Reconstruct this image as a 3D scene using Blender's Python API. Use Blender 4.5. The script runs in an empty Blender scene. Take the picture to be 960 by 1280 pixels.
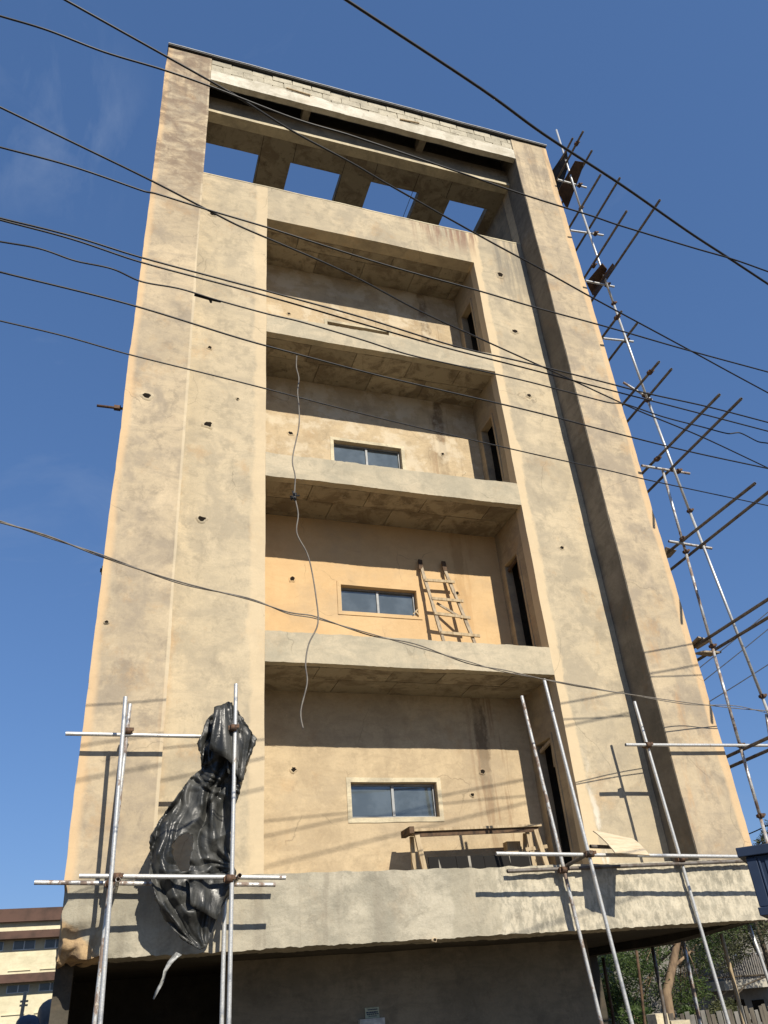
import bpy, bmesh, math, random
import numpy as np
from mathutils import Vector, noise, Matrix
random.seed(7)
S = bpy.context.scene
COL = S.collection
R = math.radians

# ------------------------------------------------------------------ camera
F_PX = 1002.48
CAM = np.array([-1.5592, -10.6453, 1.3708])
yaw, pit, rol = 0.3595, 0.5559, -0.0871
_f = np.array([math.sin(yaw)*math.cos(pit), math.cos(yaw)*math.cos(pit), math.sin(pit)])
_r0 = np.array([math.cos(yaw), -math.sin(yaw), 0.0]); _u0 = np.cross(_r0, _f)
_r = math.cos(rol)*_r0+math.sin(rol)*_u0; _u = -math.sin(rol)*_r0+math.cos(rol)*_u0
cam = bpy.data.objects.new('camera', bpy.data.cameras.new('camera')); COL.objects.link(cam)
M = Matrix([[_r[i], _u[i], -_f[i], CAM[i]] for i in range(3)]+[[0, 0, 0, 1]])
cam.matrix_world = M
cam.data.sensor_fit = 'VERTICAL'; cam.data.sensor_height = 32.0; cam.data.lens = F_PX/1280*32.0
cam.data.clip_start = 0.05; cam.data.clip_end = 3000
S.camera = cam

# ------------------------------------------------------------------ sky and sun
LD = Vector((-.19, 1, -.735)).normalized()
SUN_EL = math.asin(-LD.z); SUN_ROT = math.atan2(-LD.x, -LD.y)
W = bpy.data.worlds.new('World'); S.world = W; W.use_nodes = True
wn = W.node_tree.nodes; wl = W.node_tree.links; wn.clear()
wo = wn.new('ShaderNodeOutputWorld'); bg = wn.new('ShaderNodeBackground'); sky = wn.new('ShaderNodeTexSky')
sky.sky_type = 'NISHITA'; sky.sun_disc = False; sky.sun_elevation = SUN_EL; sky.sun_rotation = SUN_ROT
sky.altitude = 300; sky.air_density = 1.0; sky.dust_density = 0.6; sky.ozone_density = 1.6
hs = wn.new('ShaderNodeHueSaturation'); hs.inputs['Saturation'].default_value = 1.14; hs.inputs['Hue'].default_value = .5
tc = wn.new('ShaderNodeTexCoord'); mp = wn.new('ShaderNodeMapping'); mp.inputs['Scale'].default_value = (1.6, 1.6, 3.2)
mp.inputs['Rotation'].default_value = (0.3, 0.5, 0.2); mp.inputs['Location'].default_value = (.35, .1, .2)
nz = wn.new('ShaderNodeTexNoise'); nz.inputs['Scale'].default_value = 2.3; nz.inputs['Detail'].default_value = 7; nz.inputs['Roughness'].default_value = .6; nz.inputs['Distortion'].default_value = .6
rp = wn.new('ShaderNodeMapRange'); rp.inputs['From Min'].default_value = .59; rp.inputs['From Max'].default_value = .85; rp.inputs['To Max'].default_value = .2
mx = wn.new('ShaderNodeMix'); mx.data_type = 'RGBA'; mx.inputs['B'].default_value = (3.6, 4.2, 5.4, 1)
wl.new(tc.outputs['Generated'], mp.inputs['Vector']); wl.new(mp.outputs[0], nz.inputs['Vector']); wl.new(nz.outputs['Fac'], rp.inputs['Value'])
gm = wn.new('ShaderNodeGamma'); gm.inputs['Gamma'].default_value = .5; ml = wn.new('ShaderNodeMix'); ml.data_type = 'RGBA'; ml.blend_type = 'MULTIPLY'; ml.inputs['Factor'].default_value = 1; ml.inputs['B'].default_value = (1.13, 1.46, 2.12, 1)
wl.new(sky.outputs[0], gm.inputs['Color']); wl.new(gm.outputs[0], ml.inputs['A']); wl.new(ml.outputs['Result'], hs.inputs['Color']); wl.new(hs.outputs[0], mx.inputs['A']); wl.new(rp.outputs[0], mx.inputs['Factor'])
wv = wn.new('ShaderNodeVectorMath'); wv.operation = 'DISTANCE'; wv.inputs[1].default_value = (-.13, .56, .818)
wl.new(tc.outputs['Generated'], wv.inputs[0])
wr = wn.new('ShaderNodeMapRange'); wr.interpolation_type = 'SMOOTHSTEP'; wr.inputs['From Min'].default_value = .03; wr.inputs['From Max'].default_value = .14; wr.inputs['To Min'].default_value = 1; wr.inputs['To Max'].default_value = 0
wl.new(wv.outputs['Value'], wr.inputs['Value'])
wm = wn.new('ShaderNodeMapping'); wm.inputs['Rotation'].default_value = (0, .9, .2); wm.inputs['Scale'].default_value = (9, 3.5, 4)
w2 = wn.new('ShaderNodeTexNoise'); w2.inputs['Scale'].default_value = 1.5; w2.inputs['Detail'].default_value = 7; w2.inputs['Roughness'].default_value = .6; w2.inputs['Distortion'].default_value = .4
wl.new(tc.outputs['Generated'], wm.inputs['Vector']); wl.new(wm.outputs[0], w2.inputs['Vector'])
w3 = wn.new('ShaderNodeMapRange'); w3.inputs['From Min'].default_value = .50; w3.inputs['From Max'].default_value = .75; w3.inputs['To Max'].default_value = .30
wl.new(w2.outputs['Fac'], w3.inputs['Value'])
w4 = wn.new('ShaderNodeMath'); w4.operation = 'MULTIPLY'; wl.new(wr.outputs[0], w4.inputs[0]); wl.new(w3.outputs[0], w4.inputs[1])
m2 = wn.new('ShaderNodeMix'); m2.data_type = 'RGBA'; m2.inputs['B'].default_value = (3.2, 3.9, 5.2, 1)
wl.new(w4.outputs[0], m2.inputs['Factor']); wl.new(mx.outputs['Result'], m2.inputs['A'])
wl.new(m2.outputs['Result'], bg.inputs['Color']); wl.new(bg.outputs[0], wo.inputs['Surface'])
bg.inputs['Strength'].default_value = 0.1
sun = bpy.data.objects.new('sun', bpy.data.lights.new('sun', 'SUN')); COL.objects.link(sun)
sun.data.energy = 5.0; sun.data.angle = R(0.5); sun.data.color = (1.0, .925, .80)
sun.rotation_euler = LD.to_track_quat('-Z', 'Y').to_euler()
S.view_settings.view_transform = 'Standard'; S.view_settings.look = 'None'; S.view_settings.gamma = 1
S.view_settings.exposure = 0.28
S.cycles.max_bounces = 6

# ------------------------------------------------------------------ helpers
def at(u, v, Y=None, X=None, Z=None):
    """world point seen at photo pixel (u, v) on the plane X, Y or Z = const"""
    d = _f*F_PX+_r*(u-480)-_u*(v-640)
    i, val = (0, X) if X is not None else ((1, Y) if Y is not None else (2, Z))
    return Vector(CAM+d*(val-CAM[i])/d[i])

def tag(o, label=None, cat=None, group=None, kind=None):
    if label: o['label'] = label
    if cat: o['category'] = cat
    if group: o['group'] = group
    if kind: o['kind'] = kind
    return o

def empty(name, loc, label, cat, group=None):
    o = bpy.data.objects.new(name, None); COL.objects.link(o); o.location = loc
    o.empty_display_size = .2
    return tag(o, label, cat, group)

def disp(p, a=1.0):
    q = noise.noise_vector(p*1.1)*.011+noise.noise_vector(p*4.3)*.004
    return p+q*a

class MB:
    def __init__(s): s.v = []; s.f = []; s.sm = []; s.mi = []
    def add(s, vs, fs, smooth=False, mi=0):
        n = len(s.v); s.v += [Vector(v) for v in vs]; s.f += [tuple(i+n for i in f) for f in fs]
        s.sm += [smooth]*len(fs); s.mi += [mi]*len(fs); return s
    def box(s, lo, hi, mi=0):
        x0, y0, z0 = lo; x1, y1, z1 = hi
        return s.add([(x0,y0,z0),(x1,y0,z0),(x1,y1,z0),(x0,y1,z0),(x0,y0,z1),(x1,y0,z1),(x1,y1,z1),(x0,y1,z1)],
                     [(0,3,2,1),(4,5,6,7),(0,1,5,4),(1,2,6,5),(2,3,7,6),(3,0,4,7)], False, mi)
    def obox(s, c, ax, ay, az, mi=0):
        c, ax, ay, az = map(Vector, (c, ax, ay, az))
        vs = [c+ax*i+ay*j+az*k for k in (-1, 1) for (i, j) in ((-1,-1),(1,-1),(1,1),(-1,1))]
        return s.add(vs, [(0,3,2,1),(4,5,6,7),(0,1,5,4),(1,2,6,5),(2,3,7,6),(3,0,4,7)], False, mi)
    def bar(s, a, b, w, t, up=(0, 0, 1), mi=0):
        a, b = Vector(a), Vector(b); d = (b-a).normalized(); x = d.cross(Vector(up)).normalized(); y = x.cross(d)
        return s.obox((a+b)/2, x*w/2, (b-a)/2, y*t/2, mi)
    def gbox(s, lo, hi, seg=.16, warp=None, faces='xXyYzZ'):
        """box whose faces are grids with hand-finished unevenness"""
        warp = warp or disp
        lo = Vector(lo); hi = Vector(hi)
        for fc in faces:
            a = 'xyz'.index(fc.lower()); b, c = [(1, 2), (0, 2), (0, 1)][a]
            w = hi[a] if fc.isupper() else lo[a]
            nb = max(1, int(math.ceil((hi[b]-lo[b])/seg))); nc = max(1, int(math.ceil((hi[c]-lo[c])/seg)))
            vs = []
            for j in range(nc+1):
                for i in range(nb+1):
                    p = Vector((0, 0, 0)); p[a] = w; p[b] = lo[b]+(hi[b]-lo[b])*i/nb; p[c] = lo[c]+(hi[c]-lo[c])*j/nc
                    vs.append(warp(p))
            fs = []
            flip = (fc.isupper() and a == 1) or (not fc.isupper() and a != 1)
            for j in range(nc):
                for i in range(nb):
                    k = j*(nb+1)+i; q = (k, k+1, k+nb+2, k+nb+1)
                    fs.append(q[::-1] if flip else q)
            s.add(vs, fs, True)
        return s
    def tube(s, pts, r, n=8, cap=True, mi=0, smooth=True):
        pts = [Vector(p) for p in pts]; rs = r if isinstance(r, (list, tuple)) else [r]*len(pts)
        vs = []; up = None
        for i, p in enumerate(pts):
            d = (pts[min(i+1, len(pts)-1)]-pts[max(i-1, 0)]).normalized()
            if up is None:
                up = Vector((0, 0, 1)) if abs(d.z) < .9 else Vector((0, 1, 0))
            x = d.cross(up).normalized(); y = x.cross(d).normalized(); up = y
            for k in range(n):
                an = 2*math.pi*k/n; vs.append(p+(x*math.cos(an)+y*math.sin(an))*rs[i])
        fs = [(i*n+k, i*n+(k+1) % n, (i+1)*n+(k+1) % n, (i+1)*n+k) for i in range(len(pts)-1) for k in range(n)]
        s.add(vs, fs, smooth, mi)
        if cap:
            s.f += [tuple(len(s.v)-len(vs)+k for k in range(n))[::-1], tuple(len(s.v)-n+k for k in range(n))]
            s.sm += [False]*2; s.mi += [mi]*2
        return s
    def hollow(s, a, b, r, n=12):
        """open-ended steel tube with a visible bore"""
        a, b = Vector(a), Vector(b); d = (b-a).normalized()
        s.tube([a, b], r, n, cap=False)
        up = Vector((0, 0, 1)) if abs(d.z) < .9 else Vector((0, 1, 0))
        x = d.cross(up).normalized(); y = x.cross(d)
        for e, q in ((a, d), (b, -d)):
            ring = lambda p, rr: [p+(x*math.cos(2*math.pi*k/n)+y*math.sin(2*math.pi*k/n))*rr for k in range(n)]
            vs = ring(e, r)+ring(e, r*.84)+ring(e+q*.12, r*.84)
            fs = [(k, (k+1) % n, n+(k+1) % n, n+k) for k in range(n)]+[(n+k, n+(k+1) % n, 2*n+(k+1) % n, 2*n+k) for k in range(n)]
            fs.append(tuple(2*n+k for k in range(n)))
            s.add(vs, fs, False, 0)
        return s
    def build(s, name, mat, parent=None, **kw):
        me = bpy.data.meshes.new(name); me.from_pydata([tuple(v) for v in s.v], [], s.f)
        me.polygons.foreach_set('use_smooth', s.sm)
        for m in (mat if isinstance(mat, (list, tuple)) else [mat]): me.materials.append(m)
        me.polygons.foreach_set('material_index', s.mi); me.update()
        o = bpy.data.objects.new(name, me); COL.objects.link(o)
        if parent is not None:
            o.parent = parent; o.location = -parent.location
        return tag(o, **kw)

# ------------------------------------------------------------------ materials
class NT:
    def __init__(s, name):
        s.m = bpy.data.materials.new(name); s.m.use_nodes = True; s.t = s.m.node_tree; s.n = s.t.nodes
        s.b = s.n['Principled BSDF']; s.pos = s.n.new('ShaderNodeNewGeometry').outputs['Position']
    def L(s, a, b): s.t.links.new(a, b)
    def setv(s, sock, v):
        if hasattr(v, 'is_output'): s.L(v, sock)
        else: sock.default_value = v
    def noise(s, scale=1, detail=5, rough=.55, stretch=(1, 1, 1), dist=0, loc=(0, 0, 0), vec=None):
        m = s.n.new('ShaderNodeMapping'); m.inputs['Scale'].default_value = stretch; m.inputs['Location'].default_value = loc
        s.L(vec or s.pos, m.inputs['Vector'])
        n = s.n.new('ShaderNodeTexNoise'); n.inputs['Scale'].default_value = scale; n.inputs['Detail'].default_value = detail
        n.inputs['Roughness'].default_value = rough; n.inputs['Distortion'].default_value = dist
        s.L(m.outputs[0], n.inputs['Vector']); return n.outputs['Fac']
    def rng(s, v, a, b, c=0., d=1., smooth=True):
        r = s.n.new('ShaderNodeMapRange'); r.interpolation_type = 'SMOOTHSTEP' if smooth else 'LINEAR'
        s.setv(r.inputs['Value'], v)
        for k, x in zip(('From Min', 'From Max', 'To Min', 'To Max'), (a, b, c, d)): r.inputs[k].default_value = x
        return r.outputs[0]
    def math(s, op, a, b=0.):
        r = s.n.new('ShaderNodeMath'); r.operation = op; s.setv(r.inputs[0], a); s.setv(r.inputs[1], b); return r.outputs[0]
    def mix(s, f, a, b, mode='MIX'):
        r = s.n.new('ShaderNodeMix'); r.data_type = 'RGBA'; r.blend_type = mode
        s.setv(r.inputs['Factor'], f)
        for k, x in (('A', a), ('B', b)):
            s.setv(r.inputs[k], x if hasattr(x, 'is_output') else (*x, 1))
        return r.outputs['Result']
    def xyz(s):
        r = s.n.new('ShaderNodeSeparateXYZ'); s.L(s.pos, r.inputs[0]); return r.outputs
    def bump(s, h, strength=.3, distance=.02):
        r = s.n.new('ShaderNodeBump'); r.inputs['Strength'].default_value = strength; r.inputs['Distance'].default_value = distance
        s.L(h, r.inputs['Height']); s.L(r.outputs[0], s.b.inputs['Normal'])
    def out(s, col, rough=.9, spec=.2, metal=0.):
        s.setv(s.b.inputs['Base Color'], col if hasattr(col, 'is_output') else (*col, 1))
        s.setv(s.b.inputs['Roughness'], rough); s.b.inputs['Specular IOR Level'].default_value = spec; s.setv(s.b.inputs['Metallic'], metal)
        return s.m
    def rand(s): return s.n.new('ShaderNodeObjectInfo').outputs['Random']

def plaster(name, c1, c2, grey=(.25, .22, .17), stain=(.42, .24, .10), g_amt=.7, s_amt=.35, streak=.3, bump=.35, extra=None, crack=True):
    t = NT(name)
    base = t.mix(t.rng(t.noise(.55, 6, .6), .38, .62), c1, c2)
    base = t.mix(t.math('MULTIPLY', t.rng(t.noise(1.4, 8, .66, dist=.4, loc=(3, 7, 1)), .46, .62), g_amt), base, grey)
    base = t.mix(t.math('MULTIPLY', t.rng(t.noise(1.0, 7, .6, stretch=(2.2, 2.2, .35), loc=(9, 2, 5)), .5, .66), streak), base, grey)
    base = t.mix(t.math('MULTIPLY', t.rng(t.noise(1.9, 9, .7, stretch=(1, 1, .8), loc=(1, 5, 9)), .54, .68), s_amt), base, stain)
    # trowel marks: wide faint horizontal sweeps
    base = t.mix(t.math('MULTIPLY', t.rng(t.noise(2.6, 6, .7, stretch=(.7, .7, 2.2), loc=(4, 4, 4), dist=.8), .44, .64), .45), base, grey)
    sm = t.noise(3.6, 10, .74, dist=.35, loc=(11, 4, 6))
    base = t.mix(t.math('MULTIPLY', t.rng(sm, .50, .64), .55*g_amt+.10), base, tuple(x*.78 for x in grey))
    base = t.mix(t.math('MULTIPLY', t.rng(t.noise(11, 8, .75, stretch=(.8, .8, 1.3), loc=(5, 14, 6)), .53, .66), .17), base, tuple(x*.8 for x in grey))
    base = t.mix(t.math('MULTIPLY', t.rng(t.noise(2.3, 9, .72, dist=.25, loc=(21, 4, 9)), .52, .68), .30), base, tuple(min(.8, x*1.22) for x in c1))
    lift = t.noise(1.0, 3, .5, stretch=(.10, .10, 1.3), loc=(2, 2, 6))
    base = t.mix(t.math('MULTIPLY', t.rng(lift, .52, .60), .16), base, grey)
    fine = t.noise(38, 6, .7)
    base = t.mix(t.rng(fine, .3, .72, 0, .22), base, tuple(x*.55 for x in c2))
    pits = t.rng(t.noise(60, 2, .5, loc=(2, 2, 2)), .70, .78)
    base = t.mix(t.math('MULTIPLY', pits, .35), base, tuple(x*.4 for x in grey))
    if extra: base = extra(t, base)
    h = t.math('ADD', t.math('MULTIPLY', t.noise(7, 6, .65), .7), t.math('MULTIPLY', fine, .22))
    if crack:
        v = t.n.new('ShaderNodeTexVoronoi'); v.feature = 'DISTANCE_TO_EDGE'; v.inputs['Scale'].default_value = .55
        mp_ = t.n.new('ShaderNodeMapping'); mp_.inputs['Scale'].default_value = (1, 1, .8)
        nn = t.n.new('ShaderNodeTexNoise'); nn.inputs['Scale'].default_value = 2.2; nn.inputs['Detail'].default_value = 6
        t.L(t.pos, nn.inputs['Vector'])
        add = t.n.new('ShaderNodeVectorMath'); add.operation = 'MULTIPLY_ADD'; add.inputs[1].default_value = (.35, .35, .35)
        t.L(nn.outputs['Color'], add.inputs[0]); t.L(t.pos, add.inputs[2]); t.L(add.outputs[0], mp_.inputs['Vector']); t.L(mp_.outputs[0], v.inputs['Vector'])
        ck = t.math('MULTIPLY', t.rng(v.outputs['Distance'], .0, .004, 1, 0), t.rng(t.noise(1.1, 3, .5, loc=(7, 7, 7)), .50, .6))
        base = t.mix(t.math('MULTIPLY', ck, .45), base, tuple(x*.4 for x in grey))
    t.bump(h, bump, .02)
    return t.out(base, .92, .15)

def panel_extra(t, base):
    X, Y, Z = t.xyz()
    wob = t.math('ADD', X, t.math('MULTIPLY', t.noise(2.0, 6, .65, stretch=(1, 1, .7)), .34))
    # fresh lighter render band down the corner beside the openings
    b = t.math('MULTIPLY', t.rng(wob, 5.40, 5.46, 1, 0), t.rng(X, 5.0, 5.06))
    base = t.mix(t.math('MULTIPLY', b, .75), base, (.62, .49, .31))
    b2 = t.math('MULTIPLY', t.rng(wob, .36, .44, 0, 1), t.rng(X, .46, .47, 1, 0))
    base = t.mix(t.math('MULTIPLY', b2, .6), base, (.60, .48, .31))
    w2 = t.math('MULTIPLY', t.math('MULTIPLY', t.rng(wob, 5.42, 5.47), t.rng(wob, 5.50, 5.56, 1, 0)), t.rng(Z, 2.8, 4.9, 1, 0))
    base = t.mix(t.math('MULTIPLY', t.math('MULTIPLY', w2, .9), t.rng(t.noise(5, 4, .6, stretch=(1, 1, .4)), .42, .55)), base, (.72, .68, .58))
    cs = t.math('MULTIPLY', t.math('MULTIPLY', t.rng(wob, -.93, -.88), t.rng(wob, -.72, -.60, 1, 0)), t.math('MULTIPLY', t.rng(Z, 3.4, 4.6), t.rng(Z, 5.2, 7.0, 1, 0)))
    base = t.mix(t.math('MULTIPLY', t.math('MULTIPLY', cs, t.rng(t.noise(3, 6, .7, stretch=(1, 1, .4)), .4, .6, .3, 1)), .55), base, (.45, .25, .10))
    # reddish brown run-off under the roof terrace edge, mostly at the right
    st = t.noise(5.5, 5, .65, stretch=(1.5, 1.5, .10), loc=(2, 0, 0))
    m = t.math('MULTIPLY', t.rng(Z, 15.3, 16.2), t.math('MULTIPLY', t.rng(X, 3.2, 4.4), t.rng(X, 5.15, 5.35, 1, 0)))
    base = t.mix(t.math('MULTIPLY', t.math('MULTIPLY', m, t.rng(st, .42, .58)), .75), base, (.22, .12, .085))
    m = t.math('MULTIPLY', t.rng(Z, 13.2, 15.8), t.rng(X, 5.45, 5.75))
    base = t.mix(t.math('MULTIPLY', t.math('MULTIPLY', m, t.rng(st, .36, .62)), .8), base, (.21, .19, .155))
    return base

def pier_extra(t, base):
    X, Y, Z = t.xyz()
    wob = t.math('ADD', X, t.math('MULTIPLY', t.noise(1.6, 6, .6, stretch=(1, 1, .5)), .16))
    for e0, e1, sgn in ((-1.72, -1.62, 0), (7.33, 7.39, 1)):
        b = t.rng(wob, e0, e1, 1-sgn, sgn)
        base = t.mix(t.math('MULTIPLY', b, .75), base, (.62, .44, .25))
    base = t.mix(t.math('MULTIPLY', t.math('MULTIPLY', t.rng(X, -.95, -.935), t.rng(X, .5, .4)), .5), base, (.64, .54, .37))
    # soot and old render near the top of the left pier
    m = t.math('MULTIPLY', t.math('MULTIPLY', t.rng(Z, 13.0, 16.0), t.rng(X, .5, 1.5, 1, 0)), t.rng(t.noise(2.2, 8, .7, stretch=(1.1, 1.1, 1.7), loc=(5, 1, 3), dist=.5), .38, .62))
    base = t.mix(t.math('MULTIPLY', m, .8), base, (.20, .145, .105))
    run = t.math('MULTIPLY', t.rng(t.noise(4, 8, .7, stretch=(2.2, 1, .22), loc=(1, 1, 7)), .48, .62), t.rng(Z, 15.5, 19))
    base = t.mix(t.math('MULTIPLY', run, .45), base, (.20, .16, .12))
    m = t.math('MULTIPLY', t.math('MULTIPLY', t.rng(Z, 7.2, 5.8), t.rng(X, -1.55, -.4)), t.rng(t.noise(1.2, 6, .7, stretch=(2.6, 1, .5), loc=(3, 1, 8)), .52, .68))
    return t.mix(t.math('MULTIPLY', m, .35), base, (.50, .27, .11))

def back_extra(t, base):
    X, Y, Z = t.xyz()
    # one drain stain per storey, right of the window
    zf = t.math('MODULO', t.math('SUBTRACT', Z, 2.5), 3.2)
    wob = t.math('ADD', X, t.math('MULTIPLY', t.noise(3.2, 7, .7, stretch=(1, 1, .6)), .34))
    core = t.math('MULTIPLY', t.rng(wob, 4.28, 4.34), t.rng(wob, 4.48, 4.54, 1, 0))
    brk = t.rng(t.noise(2.4, 7, .7, stretch=(1, 1, .7), loc=(0, 3, 3)), .40, .54, .35, 1)
    base = t.mix(t.math('MULTIPLY', t.math('MULTIPLY', core, brk), t.rng(zf, 1.0, 2.3, .2, .85)), base, (.17, .125, .08))
    drip = t.noise(6, 5, .6, stretch=(1.6, 1, .1))
    ar = t.math('MULTIPLY', t.rng(wob, 4.1, 4.3), t.rng(wob, 4.7, 4.9, 1, 0))
    base = t.mix(t.math('MULTIPLY', t.math('MULTIPLY', ar, t.rng(drip, .52, .60)), .55), base, (.26, .17, .10))
    # pale lime patches on the third storey
    m = t.math('MULTIPLY', t.rng(Z, 9.4, 9.7), t.rng(t.noise(1.7, 7, .65, loc=(8, 0, 0)), .47, .6))
    base = t.mix(t.math('MULTIPLY', m, .6), base, (.62, .54, .40))
    m = t.math('MULTIPLY', t.rng(Z, 5.95, 6.0), t.rng(Z, 9.0, 9.05, 1, 0))
    base = t.mix(t.math('MULTIPLY', m, .55), base, (.66, .42, .19))
    m = t.rng(t.noise(.9, 6, .6, loc=(3, 9, 0)), .52, .7)
    return t.mix(t.math('MULTIPLY', m, .35), base, (.34, .28, .20))

def beam_extra(t, base):
    X, Y, Z = t.xyz()
    r_ = t.rng(t.math('ADD', X, t.math('MULTIPLY', t.noise(1.3, 5), 1.2)), 3.4, 3.9)
    rough = t.math('MULTIPLY', r_, t.rng(t.noise(11, 6, .7, stretch=(1.4, 1, .7)), .42, .6))
    base = t.mix(t.math('MULTIPLY', rough, .55), base, (.64, .57, .43))
    n = t.noise(.9, 5, .6, loc=(1, 1, 6))
    band = t.math('MULTIPLY', t.rng(t.math('ADD', X, t.math('MULTIPLY', n, .5)), 2.85, 2.9), t.rng(t.math('ADD', X, t.math('MULTIPLY', n, .5)), 3.5, 3.55, 1, 0))
    base = t.mix(t.math('MULTIPLY', band, .5), base, (.30, .27, .20))
    stz = t.noise(3, 5, .6, stretch=(1.8, 1, .15), loc=(6, 0, 0))
    base = t.mix(t.math('MULTIPLY', t.math('MULTIPLY', t.rng(stz, .5, .66), t.rng(X, 2.2, 1.4)), .5), base, (.24, .21, .16))
    # raw broken brown corner at the left
    c = t.rng(t.math('ADD', t.math('ADD', X, t.math('MULTIPLY', t.rng(Z, 2.0, 2.5, 0, .55, False), 1)), t.math('MULTIPLY', t.noise(4, 5, .6), .4)), -1.16, -1.06, 1, 0)
    cb = t.mix(t.rng(t.noise(6, 8, .7, loc=(4, 4, 0)), .4, .65), (.52, .36, .19), (.26, .17, .10))
    return t.mix(t.math('MULTIPLY', c, .9), base, cb)

m_panel = plaster('cream_render', (.56, .465, .315), (.475, .40, .275), grey=(.35, .302, .222), extra=panel_extra)
m_pier = plaster('weathered_pier_render', (.555, .45, .30), (.47, .385, .26), grey=(.315, .265, .20), g_amt=.8, extra=pier_extra)
m_fascia = plaster('grey_cream_slab_edge', (.535, .455, .32), (.46, .40, .285), grey=(.33, .30, .225), g_amt=.5, s_amt=.15)
m_back = plaster('warm_ochre_render', (.55, .435, .275), (.48, .38, .245), grey=(.36, .28, .18), g_amt=.45, s_amt=.25, streak=.15, extra=back_extra)
m_base = plaster('rough_grey_concrete', (.47, .425, .325), (.39, .355, .27), grey=(.27, .25, .195), g_amt=.7, s_amt=.12, bump=1.0, extra=beam_extra, crack=False)
m_shadeface = plaster('pier_shade_render', (.235, .21, .17), (.17, .15, .12), grey=(.12, .11, .09), g_amt=.6, s_amt=.4, stain=(.20, .12, .06), crack=False)  # low tone carries the shade on the pier side facing away from the sun
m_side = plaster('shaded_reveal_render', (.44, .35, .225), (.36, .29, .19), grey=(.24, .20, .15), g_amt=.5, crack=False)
m_raw = plaster('raw_concrete', (.34, .29, .21), (.26, .22, .16), grey=(.16, .14, .11), g_amt=.7, s_amt=.2, crack=False)
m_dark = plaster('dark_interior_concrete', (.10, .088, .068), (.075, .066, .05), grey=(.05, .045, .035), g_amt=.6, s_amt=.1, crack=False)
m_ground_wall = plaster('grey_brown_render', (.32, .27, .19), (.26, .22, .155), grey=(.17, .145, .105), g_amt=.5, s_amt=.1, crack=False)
m_white = plaster('whitewashed_concrete', (.70, .66, .55), (.62, .57, .46), grey=(.42, .38, .29), g_amt=.7, s_amt=.15, streak=.5, crack=False)
m_ledge = plaster('pale_ledge_render', (.66, .58, .40), (.58, .50, .34), g_amt=.3, s_amt=.1, crack=False)

def mk_ceiling():
    t = NT('formwork_marked_concrete'); r = t.rand()
    base = t.mix(r, (.27, .235, .17), (.39, .335, .24))
    base = t.mix(t.math('MULTIPLY', t.rng(t.noise(2.6, 8, .7, dist=.5), .44, .60), .75), base, (.16, .125, .085))
    base = t.mix(t.math('MULTIPLY', t.rng(t.noise(5, 8, .75, loc=(5, 5, 5)), .56, .66), .6), base, (.08, .065, .045))
    base = t.mix(t.math('MULTIPLY', t.rng(t.noise(3, 6, .6, loc=(1, 8, 2)), .58, .75), .5), base, (.50, .43, .32))
    t.bump(t.noise(9, 8, .7), .5, .02); return t.out(base, .93, .15)
m_ceil = mk_ceiling()
def mk_block():
    t = NT('grey_concrete_block'); r = t.rand()
    base = t.mix(r, (.40, .365, .28), (.55, .50, .385))
    base = t.mix(t.math('MULTIPLY', t.rng(t.noise(5, 8, .7), .45, .65), .6), base, (.27, .245, .19))
    base = t.mix(t.rng(t.noise(70, 4, .7), .4, .7, 0, .4), base, (.24, .22, .17))
    t.bump(t.noise(40, 6, .7), .5, .01); return t.out(base, .95, .1)
m_block = mk_block()
def simple(name, c, rough=.7, spec=.3, metal=0., c2=None, sc=6, bump=0., st=(1, 1, 1)):
    t = NT(name); c2 = c2 or tuple(x*.6 for x in c)
    base = t.mix(t.rng(t.noise(sc, 7, .65, stretch=st), .38, .68), c, c2)
    if bump: t.bump(t.noise(sc*3, 6, .65, stretch=st), bump, .01)
    return t.out(base, rough, spec, metal)
def mk_steel(name, rust):
    t = NT(name)
    n = t.noise(9, 8, .7, stretch=(1, 1, .6)); n2 = t.noise(60, 4, .6)
    base = t.mix(t.rng(n2, .35, .7), (.62, .62, .60), (.45, .45, .43))
    rm = t.rng(n, .62-rust, .72-rust)
    base = t.mix(t.math('MULTIPLY', rm, .85), base, (.17, .10, .06))
    base = t.mix(t.math('MULTIPLY', t.rng(t.noise(13, 5, .6, loc=(4, 3, 2)), .6, .68), .7), base, (.68, .62, .50))
    rough = t.math('ADD', t.math('MULTIPLY', rm, .3), .42)
    t.bump(n2, .15, .004)
    return t.out(base, rough, .4, t.rng(rm, 0, 1, .45, .05))
m_steel = mk_steel('galvanised_steel_tube', .02)
m_rsteel = mk_steel('rusty_steel_tube', .16)
m_oldsteel = simple('old_dull_steel_tube', (.17, .155, .14), .6, .4, .35, (.09, .07, .055), 9)
m_clamp = simple('rusty_clamp_steel', (.15, .085, .05), .75, .3, .3, (.07, .05, .04), 25)
m_wood = simple('sunbleached_wood', (.47, .37, .235), .88, .2, 0, (.30, .225, .135), 9, .4, (3, 3, .5))
m_woodp = simple('weathered_grey_wood', (.40, .33, .235), .88, .2, 0, (.22, .175, .125), 9, .4, (3, 3, .5))
m_wood_dk = simple('dark_timber', (.12, .075, .045), .85, .2, 0, (.05, .035, .025), 9, .4)
m_ply = simple('pale_plywood', (.60, .50, .35), .85, .2, 0, (.48, .38, .25), 5, .3, (1, 4, 1))
m_black = simple('black_insulation', (.012, .012, .013), .5, .4, 0, (.02, .02, .02), 20)
m_greywire = simple('grey_cable_sheath', (.20, .18, .15), .7, .3, 0, (.13, .115, .10), 20)
m_hole = simple('hole_darkness', (.02, .016, .012), .95, .05)
m_ground = simple('dusty_ground', (.13, .105, .072), .95, .1, 0, (.08, .066, .048), .8, .3)
m_roof = simple('dark_roof_sheet', (.05, .05, .052), .6, .4, .3, (.03, .03, .03))
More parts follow.
